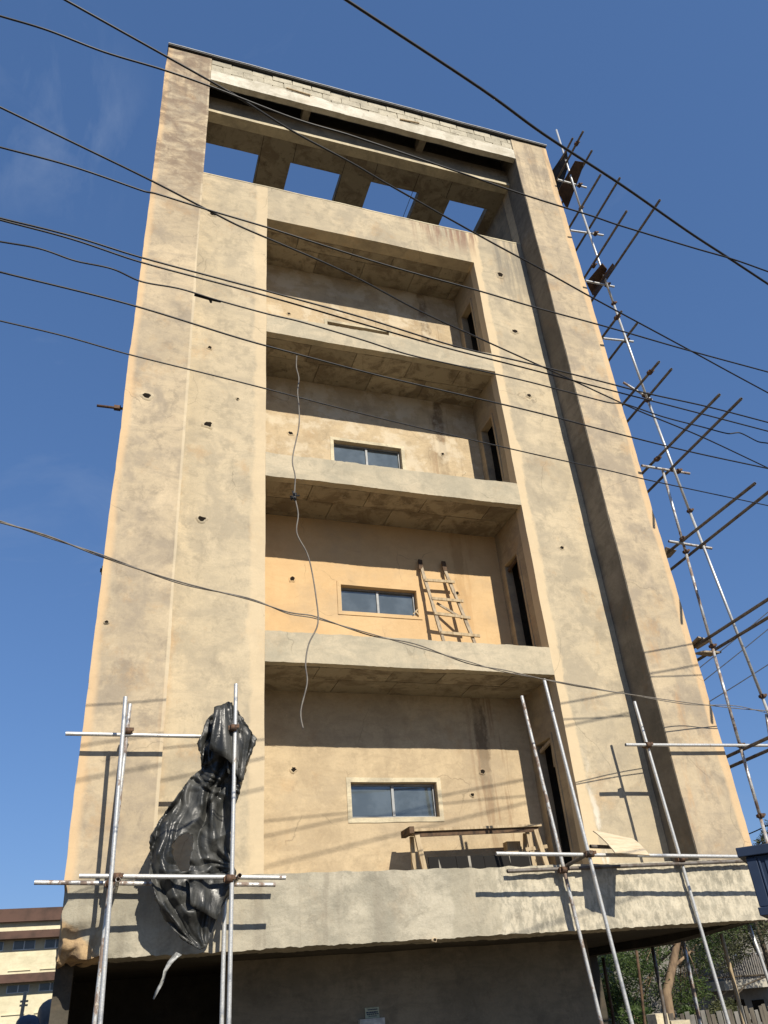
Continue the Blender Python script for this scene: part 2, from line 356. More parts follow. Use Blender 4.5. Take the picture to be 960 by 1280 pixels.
m_alu = simple('aluminium_frame', (.55, .56, .55), .4, .5, .6, (.45, .46, .45))
m_oldalu = simple('dull_zinc_edge', (.30, .31, .31), .6, .3, .2, (.20, .20, .20), 4)
m_framedark = simple('dark_window_rebate', (.09, .075, .05), .8, .2)

def mk_glass():
    t = NT('window_glass'); r = t.rand()
    base = t.mix(t.rng(t.noise(2.5, 5, .6), .4, .65), (.115, .14, .15), (.16, .19, .20))
    return t.out(base, .035, .6, .45)
m_glass = mk_glass()
def mk_plastic():
    t = NT('black_plastic_sheet')
    d = t.rng(t.noise(3.2, 6, .6, dist=.8, stretch=(1.3, 1, .5)), .40, .66)
    base = t.mix(t.math('MULTIPLY', d, .65), (.020, .021, .020), (.095, .094, .085))
    h = t.math('ABSOLUTE', t.math('SUBTRACT', t.noise(7, 4, .5, dist=.9), .5))
    h = t.math('ADD', h, t.math('MULTIPLY', t.math('ABSOLUTE', t.math('SUBTRACT', t.noise(19, 3, .5, dist=.5, loc=(3, 3, 3)), .5)), .35))
    t.bump(h, .34, .035)
    return t.out(base, t.rng(d, 0, 1, .32, .55), .40)
m_plastic = mk_plastic()

# ------------------------------------------------------------------ the ground
g = MB(); n = 24
xs = [-600+1200*i/n for i in range(n+1)]
g.add([(x, y, -.25) for y in xs for x in xs], [(j*(n+1)+i, j*(n+1)+i+1, (j+1)*(n+1)+i+1, (j+1)*(n+1)+i) for j in range(n) for i in range(n)])
g.build('ground', m_ground, label='dusty bare ground in front of and around the tower', kind='structure')

# ------------------------------------------------------------------ the building
XL0, XP1, XA, XB, XP2, XR0 = -1.842, -.905, .448, 5.081, 6.426, 7.405
YP, D = -.603, 1.1685
Z0, H, T = 5.700, 3.2, .469
ZBT, ZBB, ZP, ZTB, ZT = 2.83, 2.062, 16.294, 18.716, 19.535
bld = empty('unfinished_building', (2.8, 0, -.25), 'tall unfinished rendered concrete tower with four stacked recessed balconies', 'building')
def part(name, mat, fn, **kw):
    mb = MB(); fn(mb); return mb.build(name, mat, bld, **kw)

def chip(u):
    """piers: normal unevenness plus a nibbled arris"""
    def w(p):
        q = disp(p)
        for e, sgn in u:
            if abs(p.x-e) < .004 and p.y < YP+.01:
                k = noise.noise(Vector((e*3, 0, p.z*1.3)))*.008+noise.noise(Vector((e, 7, p.z*9)))*.006
                q.x += k; 
        return q
    return w
part('pier', m_pier, lambda b: b.gbox((XL0, YP, ZBT), (XP1, .30, ZT-.02), .13, chip([(XL0, 1), (XP1, -1)])), label='left pier, sooty brown near its top')
part('pier', m_pier, lambda b: b.gbox((XP2, YP, ZBT), (XR0, .30, ZT-.02), .13, chip([(XR0, -1), (XP2, 1)])), label='right pier with a dark shaded inner side')
part('pier_shade_skin', m_shadeface, lambda b: b.gbox((XP2-.012, YP+.012, ZBT+.01), (XP2-.001, -.001, ZT-.05), .14, faces='xYyzZ'))  # thin added skin, shade of the inner side put into its colour
part('wall_panel', m_panel, lambda b: b.gbox((XP1-.05, 0, ZBT-.2), (XA, D+.2, ZP), .14))
# right panel is a shaft beside the balconies: front skin and a side wall pierced by a door on each storey
part('wall_panel', m_panel, lambda b: b.gbox((XB, 0, ZBT-.2), (XP2+.05, .22, ZP), .14))
part('top_wall_band', m_panel, lambda b: b.gbox((XA, 0, Z0+3*H), (XB, .30, ZP), .14))
for k in range(3):
    part('slab_edge', m_fascia, lambda b: b.gbox((XA, -.004, Z0+k*H), (XB, .14, Z0+k*H+T), .045,
         lambda p: disp(p)+Vector((0, -max(0, noise.noise(p*Vector((3, 3, 9))))*.006, (noise.noise(Vector((p.x*4, p.y, p.z)))*.012+noise.noise(Vector((p.x*17, p.y*9, 1)))*.012) if p.z > Z0+k*H+T-.06 else ((noise.noise(Vector((p.x*2.2, 3, p.z)))*.008+noise.noise(Vector((p.x*19, p.y*9, 5)))*.007) if p.z < Z0+k*H+.06 else 0)))))
for k in range(4):     # floors of the balconies above, seen as soffits
    zc = Z0+k*H
    part('slab', m_raw, lambda b: b.box((XA-.1, .14 if k < 3 else .30, zc+.03), (XP2, D+.3, zc+T-.06 if k < 3 else ZP-.3)))
    # formwork board marks, recessed joints between them
    xs_ = [XA+.01]
    rr = random.Random(40+k)
    off = [0, .85, 1.9, 2.95, 4.0, XB-XA-.01]
    for row, (ya, yb) in enumerate((((.145 if k < 3 else .305), .60), (.612, D-.003))):
        cut = [XA+.004]+[XA+o+(.42 if row else 0)+rr.uniform(-.12, .12) for o in off[1:-1]]+[XB-.004]
        for i in range(5):
            dz = rr.uniform(0, .010)
            mb = MB(); mb.gbox((cut[i]+.006, ya, zc-dz+.006), (cut[i+1]-.006, yb, zc+.05), .25, lambda p: disp(p, .5), faces='xXyYz')
            mb.build('ceiling_board', m_ceil, bld)
# back walls with the window openings, storey by storey
WX0, WX1 = 1.975, 3.345
win_z = [(3.815, 4.317), (7.134, 7.622), (10.235, 10.735), (13.37, 13.875)]
for k in range(4):
    zb = (ZBT-.2) if k == 0 else Z0+(k-1)*H+T-.06
    zt = Z0+k*H+.03
    w0, w1 = win_z[k]
    def bw(b):
        for lo, hi, fs in (((XA-.02, D, zb), (WX0, D+.16, zt), 'Xy'), ((WX1, D, zb), (XB+.02, D+.16, zt), 'xy'),
                       ((WX0, D, zb), (WX1, D+.16, w0), 'yZ'), ((WX0, D, w1), (WX1, D+.16, zt), 'yz')):
            b.gbox(lo, hi, .16, lambda p: disp(p, .6), faces=fs)
    part('back_wall', m_back, bw)
    # window: frame with a raised render surround, two sliding panes
    def surround(b):
        for lo, hi in (((WX0-.07, D-.012, w0-.07), (WX0-.004, D+.02, w1+.07)), ((WX1+.004, D-.012, w0-.07), (WX1+.07, D+.02, w1+.07)),
                       ((WX0-.004, D-.012, w0-.07), (WX1+.004, D+.02, w0-.004)), ((WX0-.004, D-.012, w1+.004), (WX1+.004, D+.02, w1+.07))):
            b.gbox(lo, hi, .12, lambda p: disp(p, .9))
    part('window_surround', m_ledge if k != 1 else m_back, surround)
    fr = part('window', m_oldalu, lambda b: [b.box((WX0+.004, D+.095, w0+.004), (WX0+.03, D+.13, w1-.004)), b.box((WX1-.03, D+.095, w0+.004), (WX1-.004, D+.13, w1-.004)),
              b.box((WX0+.03, D+.095, w0+.004), (WX1-.03, D+.13, w0+.03)), b.box((WX0+.03, D+.095, w1-.03), (WX1-.03, D+.13, w1-.004)),
              b.box(((WX0+WX1)/2-.025, D+.088, w0+.03), ((WX0+WX1)/2+.015, D+.125, w1-.03))])
    for a_, b_ in ((WX0+.03, (WX0+WX1)/2-.03), ((WX0+WX1)/2+.02, WX1-.03)):
        mb = MB(); mb.box((a_, D+.108+(.01 if a_ > 2.5 else 0), w0+.03), (b_, D+.112+(.01 if a_ > 2.5 else 0), w1-.03))
        mb.build('pane', m_glass, fr).location = (0, 0, 0)
# side wall of the balconies with one narrow doorway per storey
doors = [(2.7, 4.85), (6.05, 8.16), (9.25, 11.30), (12.45, 14.55)]
DY0, DY1 = .47, .95
def sidewall(k):
    zb = (ZBT-.2) if k == 0 else Z0+(k-1)*H+T-.06
    zt = Z0+k*H+.03; d0, d1 = doors[k]
    def f(b):
        b.gbox((XB, .22, zb), (XB+.14, DY0, zt), .14, faces='xXY'); b.gbox((XB, DY1, zb), (XB+.14, D+.02, zt), .14, faces='xXy')
        b.gbox((XB, DY0, d1), (XB+.14, DY1, zt), .14, faces='xXz')
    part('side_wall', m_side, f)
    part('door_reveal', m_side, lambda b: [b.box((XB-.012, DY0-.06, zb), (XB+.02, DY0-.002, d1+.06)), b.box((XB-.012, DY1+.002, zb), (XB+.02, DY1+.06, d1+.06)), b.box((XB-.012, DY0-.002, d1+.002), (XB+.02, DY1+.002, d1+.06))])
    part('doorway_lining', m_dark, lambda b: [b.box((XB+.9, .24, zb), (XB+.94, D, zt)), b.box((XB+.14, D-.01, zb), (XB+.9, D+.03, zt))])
    if k < 2:
        part('door_frame', m_wood_dk if k else m_woodp, lambda b: [b.bar((XB+.05, DY0+.02, d1-.02), (XB+.05, DY1-.02, d1-.10), .04, .05), b.bar((XB+.03, DY0+.03, d1-.04), (XB+.09, DY0+.16, d1-.42), .03, .04, (1, 0, 0))])
for k in range(4): sidewall(k)
# the roof terrace, its edge and the beams over it
part('terrace_coping', m_ledge, lambda b: b.gbox((XP1, -.006, ZP), (XP2, .30, ZP+.03), .12))
part('terrace_floor', m_raw, lambda b: b.box((XP1, .31, ZP-.5), (XP2, 3.4, ZP-.30)))
part('front_beam', m_white, lambda b: b.gbox((XP1, YP+.004, ZTB), (XP2, -.46, ZTB+.36), .10,
     lambda p: disp(p)+(Vector((0, 0, noise.noise(Vector((p.x*2.4, 0, 3)))*.09+noise.noise(Vector((p.x*9, 0, 3)))*.03)) if p.z > ZTB+.3 else Vector((0, 0, noise.noise(Vector((p.x*3, 1, 3)))*.008)))))
BZ0, BZ1 = 18.293, 18.50
part('inner_beam', m_raw, lambda b: [b.gbox((XP1, -.12, BZ0+.08), (XP2, .12, 18.86), .2)])
part('inner_beam_sunlit_strip', m_ledge, lambda b: b.gbox((XP1, -.135, BZ0), (XP2, .12, BZ0+.08), .15, lambda p: disp(p, .7)))  # pale strip, sun on the beam's lower edge put into its colour
for xr in (1.255, 4.06):
    part('cross_rib', m_raw, lambda b: b.gbox((xr-.06, -.458, ZTB+.03), (xr+.10, -.122, ZTB+.33), .12))
part('void_lining', m_dark, lambda b: [b.box((XP1, .02, 18.862), (XP2, .06, ZT-.05))])  # shadow inside the void put into the dark colour of this backing
# parapet of concrete blocks over the front beam, each block its own piece
rr = random.Random(3)
part('parapet_mortar', m_block, lambda b: b.box((XP1, YP+.035, ZTB+.2), (XP2, -.47, ZT-.04)))
for row in range(3):
    z0_ = ZTB+.245+row*.19; x = XP1+.005-(.2 if row % 2 else 0)
    while x < XP2-.02:
        x1 = min(x+.44, XP2-.004); xa = max(x, XP1+.004)
        if x1-xa > .05:
            dy = rr.uniform(-.004, .014)
            mb = MB(); zt_ = min(z0_+.178, ZT-.03)
            mb.gbox((xa+.006, YP+.012+dy, z0_), (x1-.006, -.46, zt_), .15, lambda p: disp(p, .8), faces='xXyYzZ'); mb.build('concrete_block', m_block, bld)
        x += .452
# loose strips of formwork timber left in the parapet
for u0, v0, u1, v1 in ((358, 110, 388, 119), (500, 149, 524, 154)):
    a, b_ = at(u0, v0, Y=YP-.02), at(u1, v1, Y=YP-.02)
    part('timber_strip', m_wood, lambda b: b.bar(a, b_, .035, .03))
# roof slab over the terrace with four square openings
OX = [(-.86, .385), (1.12, 2.35), (3.09, 4.325), (5.135, 6.16)]
OY0, OY1 = .64, 2.25
def slabp(b):
    zt = BZ0+.20
    b.gbox((XL0+.01, .12, BZ0+.002), (XR0-.01, OY0, zt), .2, lambda p: disp(p, .5))
    b.gbox((XL0+.01, OY1, BZ0+.002), (XR0-.01, 3.4, zt), .2, lambda p: disp(p, .5))
    xs = [XL0+.01]+[v for o in OX for v in o]+[XR0-.01]
    for i in range(0, len(xs), 2): b.gbox((xs[i], OY0, BZ0+.002), (xs[i+1], OY1, zt), .2, lambda p: disp(p, .5))
part('roof_slab', m_ceil, slabp)
for i, x in enumerate((1.0, 1.75, 2.95, 3.7, 4.75, 5.6)):
    part('slab_seam', m_dark, lambda b: b.bar((x-.6, .13, BZ0-.003), (x-.6+.02, OY0+(1.2 if i % 2 == 0 else .0)-.03, BZ0-.003), .012, .006))
part('roof_sheet', m_roof, lambda b: [b.gbox((XL0-.015, YP-.05, ZT), (XR0+.01, .10, ZT+.03), .3), ])
part('roof_flashing', m_oldalu, lambda b: b.gbox((XL0-.01, YP-.062, ZT+.032), (XR0+.02, YP-.01, ZT+.055), .3))
part('wall_return', m_raw, lambda b: b.gbox((XP2-.012, .30, ZP-.4), (XP2+.10, 3.4, BZ0), .3))
part('wall_return', m_raw, lambda b: b.gbox((XP1-.1, .30, ZP-.4), (XP1+.0, 3.4, BZ0), .3))
# body of the building behind the front
part('outer_wall', m_panel, lambda b: b.gbox((XL0, .302, ZBB+.002), (XL0+.2, 9, ZP-.02), .5))
part('ground_side_wall', m_dark, lambda b: b.gbox((XL0+.01, .05, -.25), (XL0+.2, 9, ZBB), .5))  # coloured dark to stand in for the shade under the front beam
part('outer_wall', m_panel, lambda b: b.gbox((XR0-.2, .302, ZBB), (XR0, 9, ZP-.02), .5))
part('rear_wall', m_panel, lambda b: b.gbox((XL0+.2, 8.8, ZBB), (XR0-.2, 9, ZP-.02), .5))
part('upper_side_wall', m_panel, lambda b: [b.box((XL0, .302, ZP-.02), (XL0+.18, 3.4, BZ0)), b.box((XR0-.18, .302, ZP-.02), (XR0, 3.4, BZ0))])
part('top_slab', m_raw, lambda b: b.box((XL0+.2, 3.4, ZP-.5), (XR0-.2, 8.8, ZP-.1)))
# lower storey: deep front beam with a broken left corner, dark soffit and recessed wall
def wbase(p):
    q = disp(p, 1.2)
    n1 = noise.noise(p*7)*.005+noise.noise(p*19)*.0045
    if p.x > 3.2 and p.y < YP+.01: n1 = n1*1.6+max(0, noise.noise(p*13+Vector((3, 3, 3)))-.1)*.022
    if p.y < YP+.01: q.y += n1
    lowf = max(0, 1-(p.z-ZBB)/.12)
    q.z += lowf*(noise.noise(Vector((p.x*1.3, p.y*3, 1)))*.006+noise.noise(Vector((p.x*9, p.y*9, 1)))*.010+noise.noise(Vector((p.x*24, p.y*9, 1)))*.010)
    c = max(0, 1-(p.x-XL0)/.75)*max(0, 1-(p.z-ZBB)/.35)
    if c > 0: q.y += .20*c*(1+1.2*noise.noise(p*6)); q.z += .10*c*(noise.noise(p*9)+.2)
    e = max(0, 1-(p.x-XL0)/.12)
    q.x += e*(.03+.05*noise.noise(Vector((0, p.y*4, p.z*5)))+.02*noise.noise(p*14))
    tp = max(0, 1-(ZBT-p.z)/.1)
    q.z += tp*noise.noise(Vector((p.x*5, 2, 2)))*.02
    return q
part('front_base_beam', m_base, lambda b: b.gbox((XL0, YP, ZBB), (XR0, -.002, ZBT), .034, wbase))
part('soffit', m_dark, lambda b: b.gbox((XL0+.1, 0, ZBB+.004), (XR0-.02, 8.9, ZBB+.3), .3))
part('side_beam', m_dark, lambda b: b.gbox((XR0-.34, YP+.3, ZBB-.11), (XR0-.02, 8.7, ZBB+.002), .2, lambda p: disp(p, .6)+Vector((0, 0, 0 if p.z > ZBB-.05 else .11*max(0, 1-(p.y-YP-.3)/1.9)))))
part('ground_wall', m_ground_wall, lambda b: b.gbox((.19, D+.005, -.25), (5.474, D+.24, ZBB+.004), .2))
part('ground_side_wall', m_dark, lambda b: [b.box((5.2, D+.24, -.25), (5.44, 4.0, ZBB+.004)), b.box((XL0+.2, 3.6, -.25), (5.2, 3.8, ZBB+.004))])
part('column', m_dark, lambda b: b.gbox((6.98, 4.0, .35), (7.32, 4.4, ZBB), .2))
part('column_base', m_ground_wall, lambda b: b.gbox((6.93, 3.95, -.25), (7.37, 4.45, .65), .2))
part('column', m_dark, lambda b: b.gbox((6.98, 8.4, -.25), (7.32, 8.75, ZBB), .3))
# putlog holes: broken rim and flat disc painted with the bore's shade
def hole(u, v, Y, r, seed):
    c = at(u, v, Y=Y); rg = random.Random(seed); n = 12
    rad = [rg.uniform(.7, 1.25) for _ in range(n)]
    fr = MB()
    pt = lambda k, s, y: (c.x+math.cos(2*math.pi*k/n)*r*rad[k % n]*s*1.15, c.y+y, c.z+math.sin(2*math.pi*k/n)*r*rad[k % n]*s)
    vs = [pt(k, 1.7, .006) for k in range(n)]+[pt(k, 1.15, -.022) for k in range(n)]+[pt(k, .92, -.016) for k in range(n)]
    fr.add(vs, [(k, (k+1) % n, n+(k+1) % n, n+k) for k in range(n)]+[(n+k, n+(k+1) % n, 2*n+(k+1) % n, 2*n+k) for k in range(n)], True)
    o = fr.build('putlog_hole', m_panel if Y < .5 else m_back, bld)
    mb = MB(); mb.add([pt(k, .95, -.015) for k in range(n)], [tuple(range(n))[::-1]]); mb.build('bore', m_hole, o).location = (0, 0, 0)
for i, (u, v, Y, r) in enumerate([(183, 495, YP, .055), (260, 531, 0, .06), (252, 649, 0, .05), (262, 435, 0, .035), (267, 268, 0, .06), (625, 344, 0, .065), (643, 414.5, 0, .055),
        (661, 495, 0, .05), (702, 685, 0, .035), (361, 392.6, D, .035), (363, 542, D, .04), (553, 568, D, .03), (535, 424, D, .035), (365, 724, D, .045), (571, 742, D, .035),
        (367, 962, D, .035), (603, 965, D, .04), (590, 994, D, .028), (543, 1175, YP, .02), (297, 499, 0, .02), (133, 778, YP, .02)]):
    hole(u, v, Y, r, i)

# ------------------------------------------------------------------ scaffold tubes
TR = .024
def scaf(name, base, label, cat='scaffold', group=None):
    return empty(name, base, label, cat, group)
def tube(par, a, b, mat=None, r=TR, name='tube'):
    mb = MB(); a = Vector(a); b = Vector(b); nseg = max(1, int((b-a).length/1.6))
    mb.hollow(a, b, r)
    o = mb.build(name, mat or m_steel, par); return o
def clamp(par, p, s=1.):
    s *= 1.2
    mb = MB(); p = Vector(p); rg = random.Random(int(p.x*977+p.z*331))
    mb.tube([p+Vector((0, 0, -.03*s)), p+Vector((0, 0, .03*s))], .036*s, 10)
    mb.tube([p+Vector((-.03*s, -.035*s, 0)), p+Vector((.03*s, -.035*s, 0))], .034*s, 10)
    mb.tube([p+Vector((.035*s, -.06*s, .01)), p+Vector((.035*s, .06*s, .01))], .009*s, 6)
    mb.obox(p+Vector((.036*s, -.06*s, .01)), (.016*s, 0, 0), (0, .010*s, 0), (0, 0, .016*s))
    mb.obox(p+Vector((-.035*s, .0, 0)), (.012*s, 0, 0), (0, .03*s, 0), (0, 0, .022*s))
    mb.build('clamp', m_clamp, par)
GZ = -.25
def down(p, q):
    """carry the line p-q down to the ground"""
    d = (q-p); return p+d*((GZ-p.z)/d.z)
s1 = scaf('tube_scaffold', (-.8, -1.0, GZ), 'short steel tube scaffold bay at the left foot of the tower, draped with black plastic')
for (u0, v0), (u1, v1), Y, mt in (((157, 871), (125, 1280), -1.23, m_steel), ((162.5, 880), (119, 1270), -.80, m_rsteel), ((295, 855), (286, 1280), -1.23, m_steel), ((287, 905), (277, 1280), -.80, m_steel)):
    a, b_ = at(u0, v0, Y=Y), at(u1, v1, Y=Y); tube(s1, a, down(a, b_), mt, name='standard')
ta0, ta1 = at(99, 1095, Y=-1.18), at(357, 1097, Y=-1.18); tube(s1, ta0, ta1, m_steel, name='ledger')
tb0, tb1 = at(43, 1103, Y=-.75), at(344, 1106, Y=-.75); tube(s1, tb0, tb1, m_rsteel, name='ledger')
tc0, tc1 = at(82, 917, Y=-.82), at(277, 921, Y=-.82); tube(s1, tc0, tc1, m_steel, name='ledger')
for x_, u in ((-1.36, 0), (-.12, 0)):
    tube(s1, (x_+.06, -1.34, 2.72), (x_+.06, -.63, 2.70), m_rsteel, name='transom')
for p in (at(146, 1097, Y=-1.2), at(286, 1099, Y=-1.2), at(160, 915, Y=-.8), at(291, 911, Y=-1.22), at(138, 1105, Y=-.78)): clamp(s1, p)

s2 = scaf('tube_scaffold', (4.8, -1.0, GZ), 'steel tube scaffold frame before the right half of the lowest balcony')
for (u0, v0), (u1, v1), Y, mt in (((680, 849), (790, 1280), -1.17, m_steel), ((652, 870), (752, 1280), -.75, m_rsteel), ((793, 877), (905, 1260), -.66, m_steel)):
    a, b_ = at(u0, v0, Y=Y), at(u1, v1, Y=Y); tube(s2, a, down(a, b_), mt, name='standard')
t0, t1 = at(620, 1067, Y=-1.12), at(936, 1071, Y=-1.12); tube(s2, t0, t1+(t1-t0)*.25, m_steel, name='ledger')
t0, t1 = at(634, 1089, Y=-.69), at(936, 1076, Y=-.69); tube(s2, t0, t1+(t1-t0)*.15, m_oldsteel, name='ledger')
t0, t1 = at(782, 931, Y=-.72), at(990, 932, Y=-.72); tube(s2, t0, t1, m_steel, name='ledger')
pA, pB = at(735, 1067, Y=-1.2), at(702, 1086, Y=-.66); tube(s2, pA+(pA-pB)*.1, pB+(pB-pA)*.15, m_oldsteel, name='transom')
pA = at(738, 1058, Y=-1.0); tube(s2, pA, pA+Vector((.42, .1, -.0)), m_oldsteel, name='transom')
for p in (at(736, 1068, Y=-1.17), at(703, 1088, Y=-.72), at(850, 1074, Y=-.67), at(808, 932, Y=-.69)): clamp(s2, p)

s3 = scaf('tube_scaffold', (8.0, -.8, GZ), 'tall steel tube scaffold up the right side of the tower with outreaching ledgers')
def poly(par, pts, Y, mat, name='standard'):
    P = [at(u, v, Y=Y) for u, v in pts]
    if P[-1].z < 6: P.append(down(P[-2], P[-1]))
    mb = MB()
    for i in range(len(P)-1): mb.tube([P[i], P[i+1]], TR, 10)
    mb.build(name, mat, par); 
    for p in P[1:-1]: clamp(par, p, .8)
    return P
YS = -.72
outer = poly(s3, [(695.4, 162.6), (726, 261), (767, 380), (810, 501), (862, 639), (952.5, 870.6)], YS-.05, m_steel)
poly(s3, [(828, 587), (857, 690), (890, 808), (925, 932), (950, 1020)], YS+.05, m_rsteel)
tube(s3, at(958, 893, Y=YS), down(at(958, 893, Y=YS), at(963, 925, Y=YS)), m_rsteel, name='standard')
for (a, b_) in (((697, 224.6), (733, 234.5)), ((713, 288), (754, 294)), ((732, 351), (767.6, 358.5)), ((754, 423), (791.5, 427)), ((779, 478), (815, 500)), ((802, 582), (862, 592)), ((836, 676.5), (889.6, 685.5))):
    A, B = at(*a, Y=YS), at(*b_, Y=YS); d = (A-B); d.z = min(abs(d.z), .2)*(1 if d.z > 0 else -1)
    tube(s3, A, B, m_steel if a[0] < 770 else m_rsteel, name='transom'); clamp(s3, B+(A-B)*.25, .9)
led = [((716, 172.5), (694, 218), 0), ((729, 164), (697, 225.5), 0), ((740, 188), (717, 229), 1), ((751, 218), (713, 284), 0), ((775, 222), (721.5, 313.5), 1), ((783.4, 263.6), (732, 348.6), 0),
       ((825, 249.7), (740, 378), 1), ((777, 389), (753, 422), 0), ((796.5, 404), (761, 452), 1), ((824, 452), (779, 505), 0), ((839.6, 461), (785, 529), 1), ((899.6, 493), (804, 592), 0),
       ((927, 498), (811, 616), 1), ((944, 604), (834, 689), 0), ((972, 606), (839, 712), 1), ((985, 733), (866, 811), 0), ((985, 757), (873, 824), 1), ((985, 911), (907.5, 948), 0), ((985, 927), (913, 960), 1)]
for i, (a, b_, o) in enumerate(led):
    X_ = 7.98 if o else 7.70
    A, B = at(*a, X=X_), at(*b_, X=X_)
    e = Vector((X_, 3.2, B.z+(B.z-A.z)/(B.y-A.y)*(3.2-B.y)*.3))
    tube(s3, A, e, m_oldsteel, r=.026, name='ledger')
    if i in (1, 5, 7, 9, 11, 13, 5): clamp(s3, A+(B-A)*(.25 if i in (1, 7, 9) else .8), .9)
def slab_quad(name, pts, th, mat, label, cat, group=None, seg=6, bend=.0):
    P = [Vector(p) for p in pts]; nrm = (P[1]-P[0]).cross(P[3]-P[0]).normalized()
    vs = []
    for s_ in (0, 1):
        for j in range(seg+1):
            for i in range(seg+1):
                u, v = i/seg, j/seg
                p = P[0]*(1-u)*(1-v)+P[1]*u*(1-v)+P[2]*u*v+P[3]*(1-u)*v
                p = p+nrm*(th*s_+bend*math.sin(v*math.pi)+noise.noise(p*6)*bend*.4); vs.append(p)
    N = seg+1; fs = []
    for s_ in (0, 1):
        for j in range(seg):
            for i in range(seg):
                k = s_*N*N+j*N+i; q = (k, k+1, k+N+1, k+N); fs.append(q if s_ else q[::-1])
    rim = [i for i in range(N)]+[j*N+N-1 for j in range(1, N)]+[(N-1)*N+i for i in range(N-2, -1, -1)]+[j*N for j in range(N-2, 0, -1)]
    for a, b_ in zip(rim, rim[1:]+rim[:1]): fs.append((a, b_, b_+N*N, a+N*N))
    mb = MB().add(vs, fs); return mb.build(name, mat, label=label, cat=cat, group=group)
m_board = simple('brown_shuttering_board', (.10, .065, .045), .8, .2, 0, (.05, .035, .028), 5, .3)
m_tarp = simple('dark_blue_grey_tarpaulin', (.035, .042, .055), .6, .4, 0, (.02, .025, .035), 6)
slab_quad('plank', [at(719, 201, X=7.75), at(731, 203, X=7.98), at(709, 262, X=7.95), at(697, 240, X=7.6)], .03, m_board, 'brown shuttering board lying high on the side scaffold, beside the tarpaulin', 'plank')
slab_quad('tarpaulin', [at(708, 186, X=7.7), at(711, 205, X=7.85), at(700, 240, X=7.8), at(684, 222, X=7.5)], .012, m_tarp, 'dark blue tarpaulin hung at the very top of the side scaffold', 'tarpaulin', bend=.06)
def jag(name, cells, X, mat, label):
    a, b_, c, d = cells
    return slab_quad(name, [at(*a, X=X), at(*b_, X=X+.2), at(*c, X=X+.2), at(*d, X=X)], .03, mat, label, 'plank')
jag('plank', ((753, 330), (759, 337), (741, 370), (733, 354)), 7.62, m_board, 'dark split board on the side scaffold level with the top balcony')
jag('plank', ((767, 330), (768, 332), (744, 372), (741, 366)), 7.70, m_board, 'narrow splintered board beside the split board, level with the top balcony')
slab_quad('plank', [at(833, 684, X=7.62), at(846, 688, X=7.85), at(838, 697, X=7.85), at(828, 699, X=7.6)], .03, m_woodp, 'short plank end on the side scaffold level with the ladder balcony', 'plank')
slab_quad('plank', [at(873, 797, X=7.62), at(890, 801, X=7.9), at(872, 812, X=7.9), at(864, 806, X=7.6)], .03, m_woodp, 'upper short plank end on the side scaffold just above the lowest balcony', 'plank')
slab_quad('plank', [at(880, 815, X=7.72), at(902, 816, X=7.95), at(888, 821, X=7.95), at(868, 818, X=7.65)], .03, m_woodp, 'lower pale plank end on the side scaffold just above the lowest balcony', 'plank')

# tube stubs poking out of the left side wall
st = MB(); a = at(121, 507, Y=-.3); b_ = at(165, 512, Y=-.3); st.tube([a, b_+Vector((.2, 0, 0))], .022, 10); st.obox(a+(b_-a)*.58, (.05, 0, 0), (0, .035, 0), (0, 0, .03))
st.build('steel_tube', m_clamp, label='rusty tube stub sticking out of the left wall beside the third balcony', cat='tube')
for (u, v, lb) in ((128, 713, 'dark bolt end on the left wall edge level with the ladder balcony'), (114, 851, 'dark bolt end on the left wall edge just above the left scaffold')):
    p = at(u, v, Y=-.3); mb = MB(); mb.tube([p+Vector((-.03, 0, 0)), p+Vector((.12, 0, 0))], .03, 8); mb.obox(p, (.012, 0, 0), (0, .04, 0), (0, 0, .05)); mb.build('wall_bolt', m_clamp, label=lb, cat='bolt')

# ------------------------------------------------------------------ things on the balconies and scaffold
lad = empty('wooden_ladder', (3.7, .8, Z0+T), 'rough wooden ladder leaning on the ochre back wall of the second balcony', 'ladder')
def rail(pa, pb, Ya, Yb, w=.055):
    a = at(*pa, Y=Ya); b_ = at(*pb, Y=Yb); d = (b_-a); b_ = a+d*((Z0+T-.06-a.z)/d.z)
    mb = MB()
    nseg = 7; P = [a+(b_-a)*i/nseg+noise.noise_vector(a+(b_-a)*i/nseg*2)*.012 for i in range(nseg+1)]
    for i in range(nseg):
        mb.bar(P[i], P[i+1]+(P[i+1]-P[i])*.02, w*(1+.12*math.sin(i*2.1)), .035, (0, 1, 0))
    mb.build('rail', m_woodp, lad)
    return a, b_
rail((525, 704), (554, 800), 1.10, .82); rail((554, 708), (593, 802), 1.10, .82)
def lerpY(v): return 1.10+(v-704)/(800-704)*(.82-1.10)-.035
for (a, b_) in (((531, 725), (568, 727.5)), ((540, 748), (579, 751.5)), ((543, 766.5), (588, 772.5)), ((551, 790.5), (600, 795))):
    mb = MB(); mb.bar(at(*a, Y=lerpY(a[1])), at(*b_, Y=lerpY(b_[1])), .028, .05); mb.build('rung', m_wood, lad)
mb = MB(); mb.bar(at(546, 754, Y=1.02), at(578, 773, Y=.93), .03, .035); mb.build('brace', m_woodp, lad)
for a, b_ in (((525, 700), (526, 712)), ((554, 702), (556.5, 714))):
    mb = MB(); mb.bar(at(*a, Y=1.105), at(*b_, Y=1.07), .075, .03, (0, 1, 0)); mb.build('rail_tip', m_wood_dk, lad)
mb = MB(); c = at(519, 766, Y=D-.02)
for q in ((-.05, -.04, .05, .06), (.06, -.05, -.01, .02)): mb.bar(c+Vector((q[0], -.02, q[1])), c+Vector((q[2], -.03, q[3])), .02, .015, (0, 1, 0))
mb.build('wood_scrap', m_wood, label='small splinters of wood at the right corner of the ladder balcony window', cat='wood scrap')

